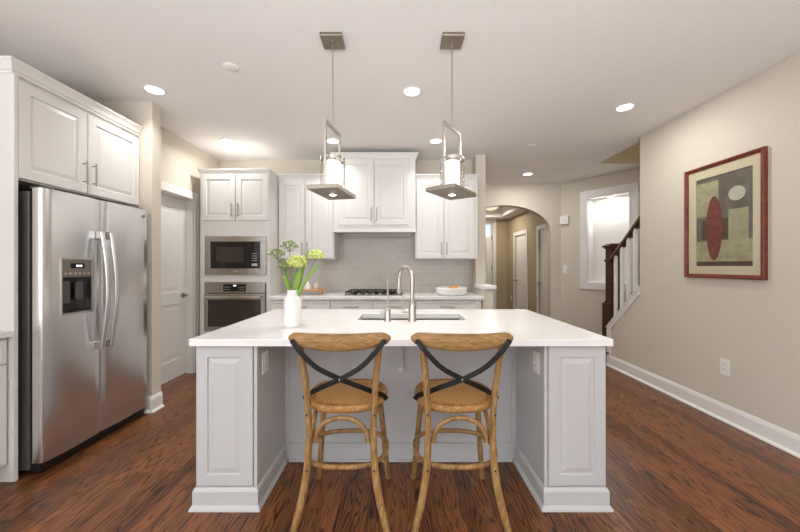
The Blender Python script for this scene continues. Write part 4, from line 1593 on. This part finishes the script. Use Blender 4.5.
a0, a1 = -fy1, -fy0
b = rmb()
fw = 0.034
prof = [(0.0, -0.001), (0.0, -0.026), (0.006, -0.032), (0.016, -0.030), (0.024, -0.022), (fw, -0.018), (fw, -0.001)]
b.loops([[(a0 + i, y, fz0 + i), (a1 - i, y, fz0 + i), (a1 - i, y, fz1 - i), (a0 + i, y, fz1 - i)] for i, y in prof + prof[:1]], False, False)
b.build('frame', M['mahog'], t, off=off)
ix0, ix1, iz0, iz1 = -2.944, -2.470, 1.300, 2.080
b = rmb()
b.loops([[(a0 + fw, y, fz0 + fw), (a1 - fw, y, fz0 + fw), (a1 - fw, y, fz1 - fw), (a0 + fw, y, fz1 - fw)] for y in (-0.002, -0.012)][0:2] +
        [[(ix0, -0.012, iz0), (ix1, -0.012, iz0), (ix1, -0.012, iz1), (ix0, -0.012, iz1)], [(ix0, -0.002, iz0), (ix1, -0.002, iz0), (ix1, -0.002, iz1), (ix0, -0.002, iz1)]], False, False)
b.build('mat_board', M['cream'], t, off=off)
PC = [noise_tint(mat('paint_olive_grey', (112, 104, 92), 0.7), (92, 84, 76), (128, 120, 104), ns=9),
      noise_tint(mat('paint_stone', (176, 170, 136), 0.7), (160, 154, 120), (192, 186, 152), ns=14),
      noise_tint(mat('paint_red', (120, 52, 46), 0.7), (104, 42, 38), (140, 64, 54), ns=20),
      mat('paint_brown', (92, 62, 54), 0.7), mat('paint_pale', (206, 202, 184), 0.7)]
b = rmb()
W_, H_ = ix1 - ix0, iz1 - iz0


def blk(u0, u1, v0, v1, y, mi):
    b.mi = mi
    b.box(ix0 + u0 * W_, ix0 + u1 * W_, y, -0.0025, iz0 + v0 * H_, iz0 + v1 * H_)


def oval(u, v, ru, rv, y, mi):
    b.mi = mi
    k = 28
    c = [(ix0 + (u + ru * math.cos(2 * PI * i / k)) * W_, iz0 + (v + rv * math.sin(2 * PI * i / k)) * H_) for i in range(k)]
    b.prism(c, lambda p: (p[0], y, p[1]), lambda p: (p[0], -0.0025, p[1]))


blk(0.0, 1.0, 0.0, 1.0, -0.004, 0)
blk(0.0, 1.0, 0.0, 0.28, -0.0046, 1)
blk(0.0, 0.42, 0.56, 0.95, -0.0046, 1)
blk(0.10, 0.62, 0.30, 0.52, -0.0050, 3)
blk(0.60, 0.92, 0.18, 0.60, -0.0052, 1)
oval(0.34, 0.42, 0.15, 0.36, -0.0056, 2)
oval(0.74, 0.76, 0.14, 0.075, -0.0056, 4)
blk(0.0, 1.0, 0.0, 0.05, -0.0054, 3)
b.build('painting', PC, t, off=off)
b = rmb(); b.box(a0 + fw, a1 - fw, -0.0165, -0.0145, fz0 + fw, fz1 - fw)
b.build('glass_pane', M['glass'], t, off=off)

# ------------------------------------------------------------------ stairs and railing
off = (2.9, 4.15, 0)
t = thing('staircase', 'staircase behind the knee wall with dark treads and white risers', 'stairs', off)
rz_, run = 0.185, 0.205
for i in range(6):
    y1 = 4.15 - run * i
    MB().box(2.858, 3.745, y1 - run - 0.0005 - 0.02 * 0, y1 - 0.02, 0.0 if i == 0 else rz_ * i + 0.001, rz_ * (i + 1) - 0.03).build('riser', M['trim'], t, off=off)
    MB().box(2.858, 3.745, y1 - run, y1 + 0.01, rz_ * (i + 1) - 0.029, rz_ * (i + 1), 0.004).build('tread', M['newel'], t, off=off)

b = MB(); b.M = MA
b.prism([(0.62, 0.0), (1.35, 0.0), (1.35, 0.52), (0.62, 0.22)], lambda p: (p[0], -0.016, p[1]), lambda p: (p[0], -0.0006, p[1]))
struct(b.build('baseboard_stair', M['trim']), 'white sloping skirting below the niche')

off = (2.83, 4.285, 0)
t = thing('stair_railing', 'dark wood newel post and handrail with white balusters', 'railing', off)
nx, ny = 2.858, 4.295
b = MB()
b.box(nx - 0.09, nx + 0.09, ny - 0.065, ny + 0.09, 0.0, 0.80, 0.004)
b.box(nx - 0.072, nx + 0.072, ny - 0.064, ny + 0.072, 0.8002, 0.83, 0.004)
b.box(nx - 0.062, nx + 0.062, ny - 0.058, ny + 0.062, 0.8302, 1.535, 0.004)
b.box(nx - 0.075, nx + 0.075, ny - 0.066, ny + 0.075, 1.36, 1.39, 0.006)
b.box(nx - 0.078, nx + 0.078, ny - 0.066, ny + 0.078, 1.535, 1.555, 0.004)
b.loops([[(nx - a, ny - min(a, .066), z), (nx + a, ny - min(a, .066), z), (nx + a, ny + a, z), (nx - a, ny + a, z)] for a, z in ((0.092, 1.556), (0.092, 1.572), (0.05, 1.60))])
b.build('newel_post', M['newel'], t, off=off)
hr = 0.94
def rz_at(y):
    return 1.525 + (4.07 - y) * 0.90
b = MB()
X_ = RW + 0.06
ya, yb2 = 4.228, 3.650
L = [(-0.032, -0.03), (0.032, -0.03), (0.032, 0.0), (0.026, 0.028), (-0.026, 0.028), (-0.032, 0.0)]
b.loops([[(X_ + p, ya, rz_at(ya) + q) for p, q in L], [(X_ + p, yb2, rz_at(yb2) + q) for p, q in L]])
b.build('handrail', M['newel'], t, off=off)
def kz(y):
    return KZ0 + 0.023 + sl * (y - KY0)
b = MB()
L = [(-0.03, 0.0), (0.03, 0.0), (0.03, 0.022), (-0.03, 0.022)]
b.loops([[(X_ + p, ya - 0.001, kz(ya) + q) for p, q in L], [(X_ + p, yb2, kz(yb2) + q) for p, q in L]])
b.build('shoe_rail', M['newel'], t, off=off)
for y in (4.145, 4.03, 3.915, 3.80, 3.69):
    h = 0.016
    b = MB()
    b.loops([[(X_ - h, y - h, kz(y - h) + 0.0225), (X_ + h, y - h, kz(y - h) + 0.0225), (X_ + h, y + h, kz(y + h) + 0.0225), (X_ - h, y + h, kz(y + h) + 0.0225)],
             [(X_ - h, y - h, rz_at(y - h) - 0.031), (X_ + h, y - h, rz_at(y - h) - 0.031), (X_ + h, y + h, rz_at(y + h) - 0.031), (X_ - h, y + h, rz_at(y + h) - 0.031)]])
    bl = b.build('baluster', M['trim'], t, off=off)
for y in (4.085, 3.97, 3.855, 3.745):
    b = MB()
    b.prism([(y - 0.03, rz_at(y - 0.03) - 0.0305), (y + 0.03, rz_at(y + 0.03) - 0.0305), (y + 0.03, rz_at(y + 0.03) - 0.052), (y - 0.012, rz_at(y + 0.03) - 0.052)],
            lambda p: (X_ - 0.016, p[0], p[1]), lambda p: (X_ + 0.016, p[0], p[1]))
    b.build('rail_fillet', M['newel'], t, off=off)
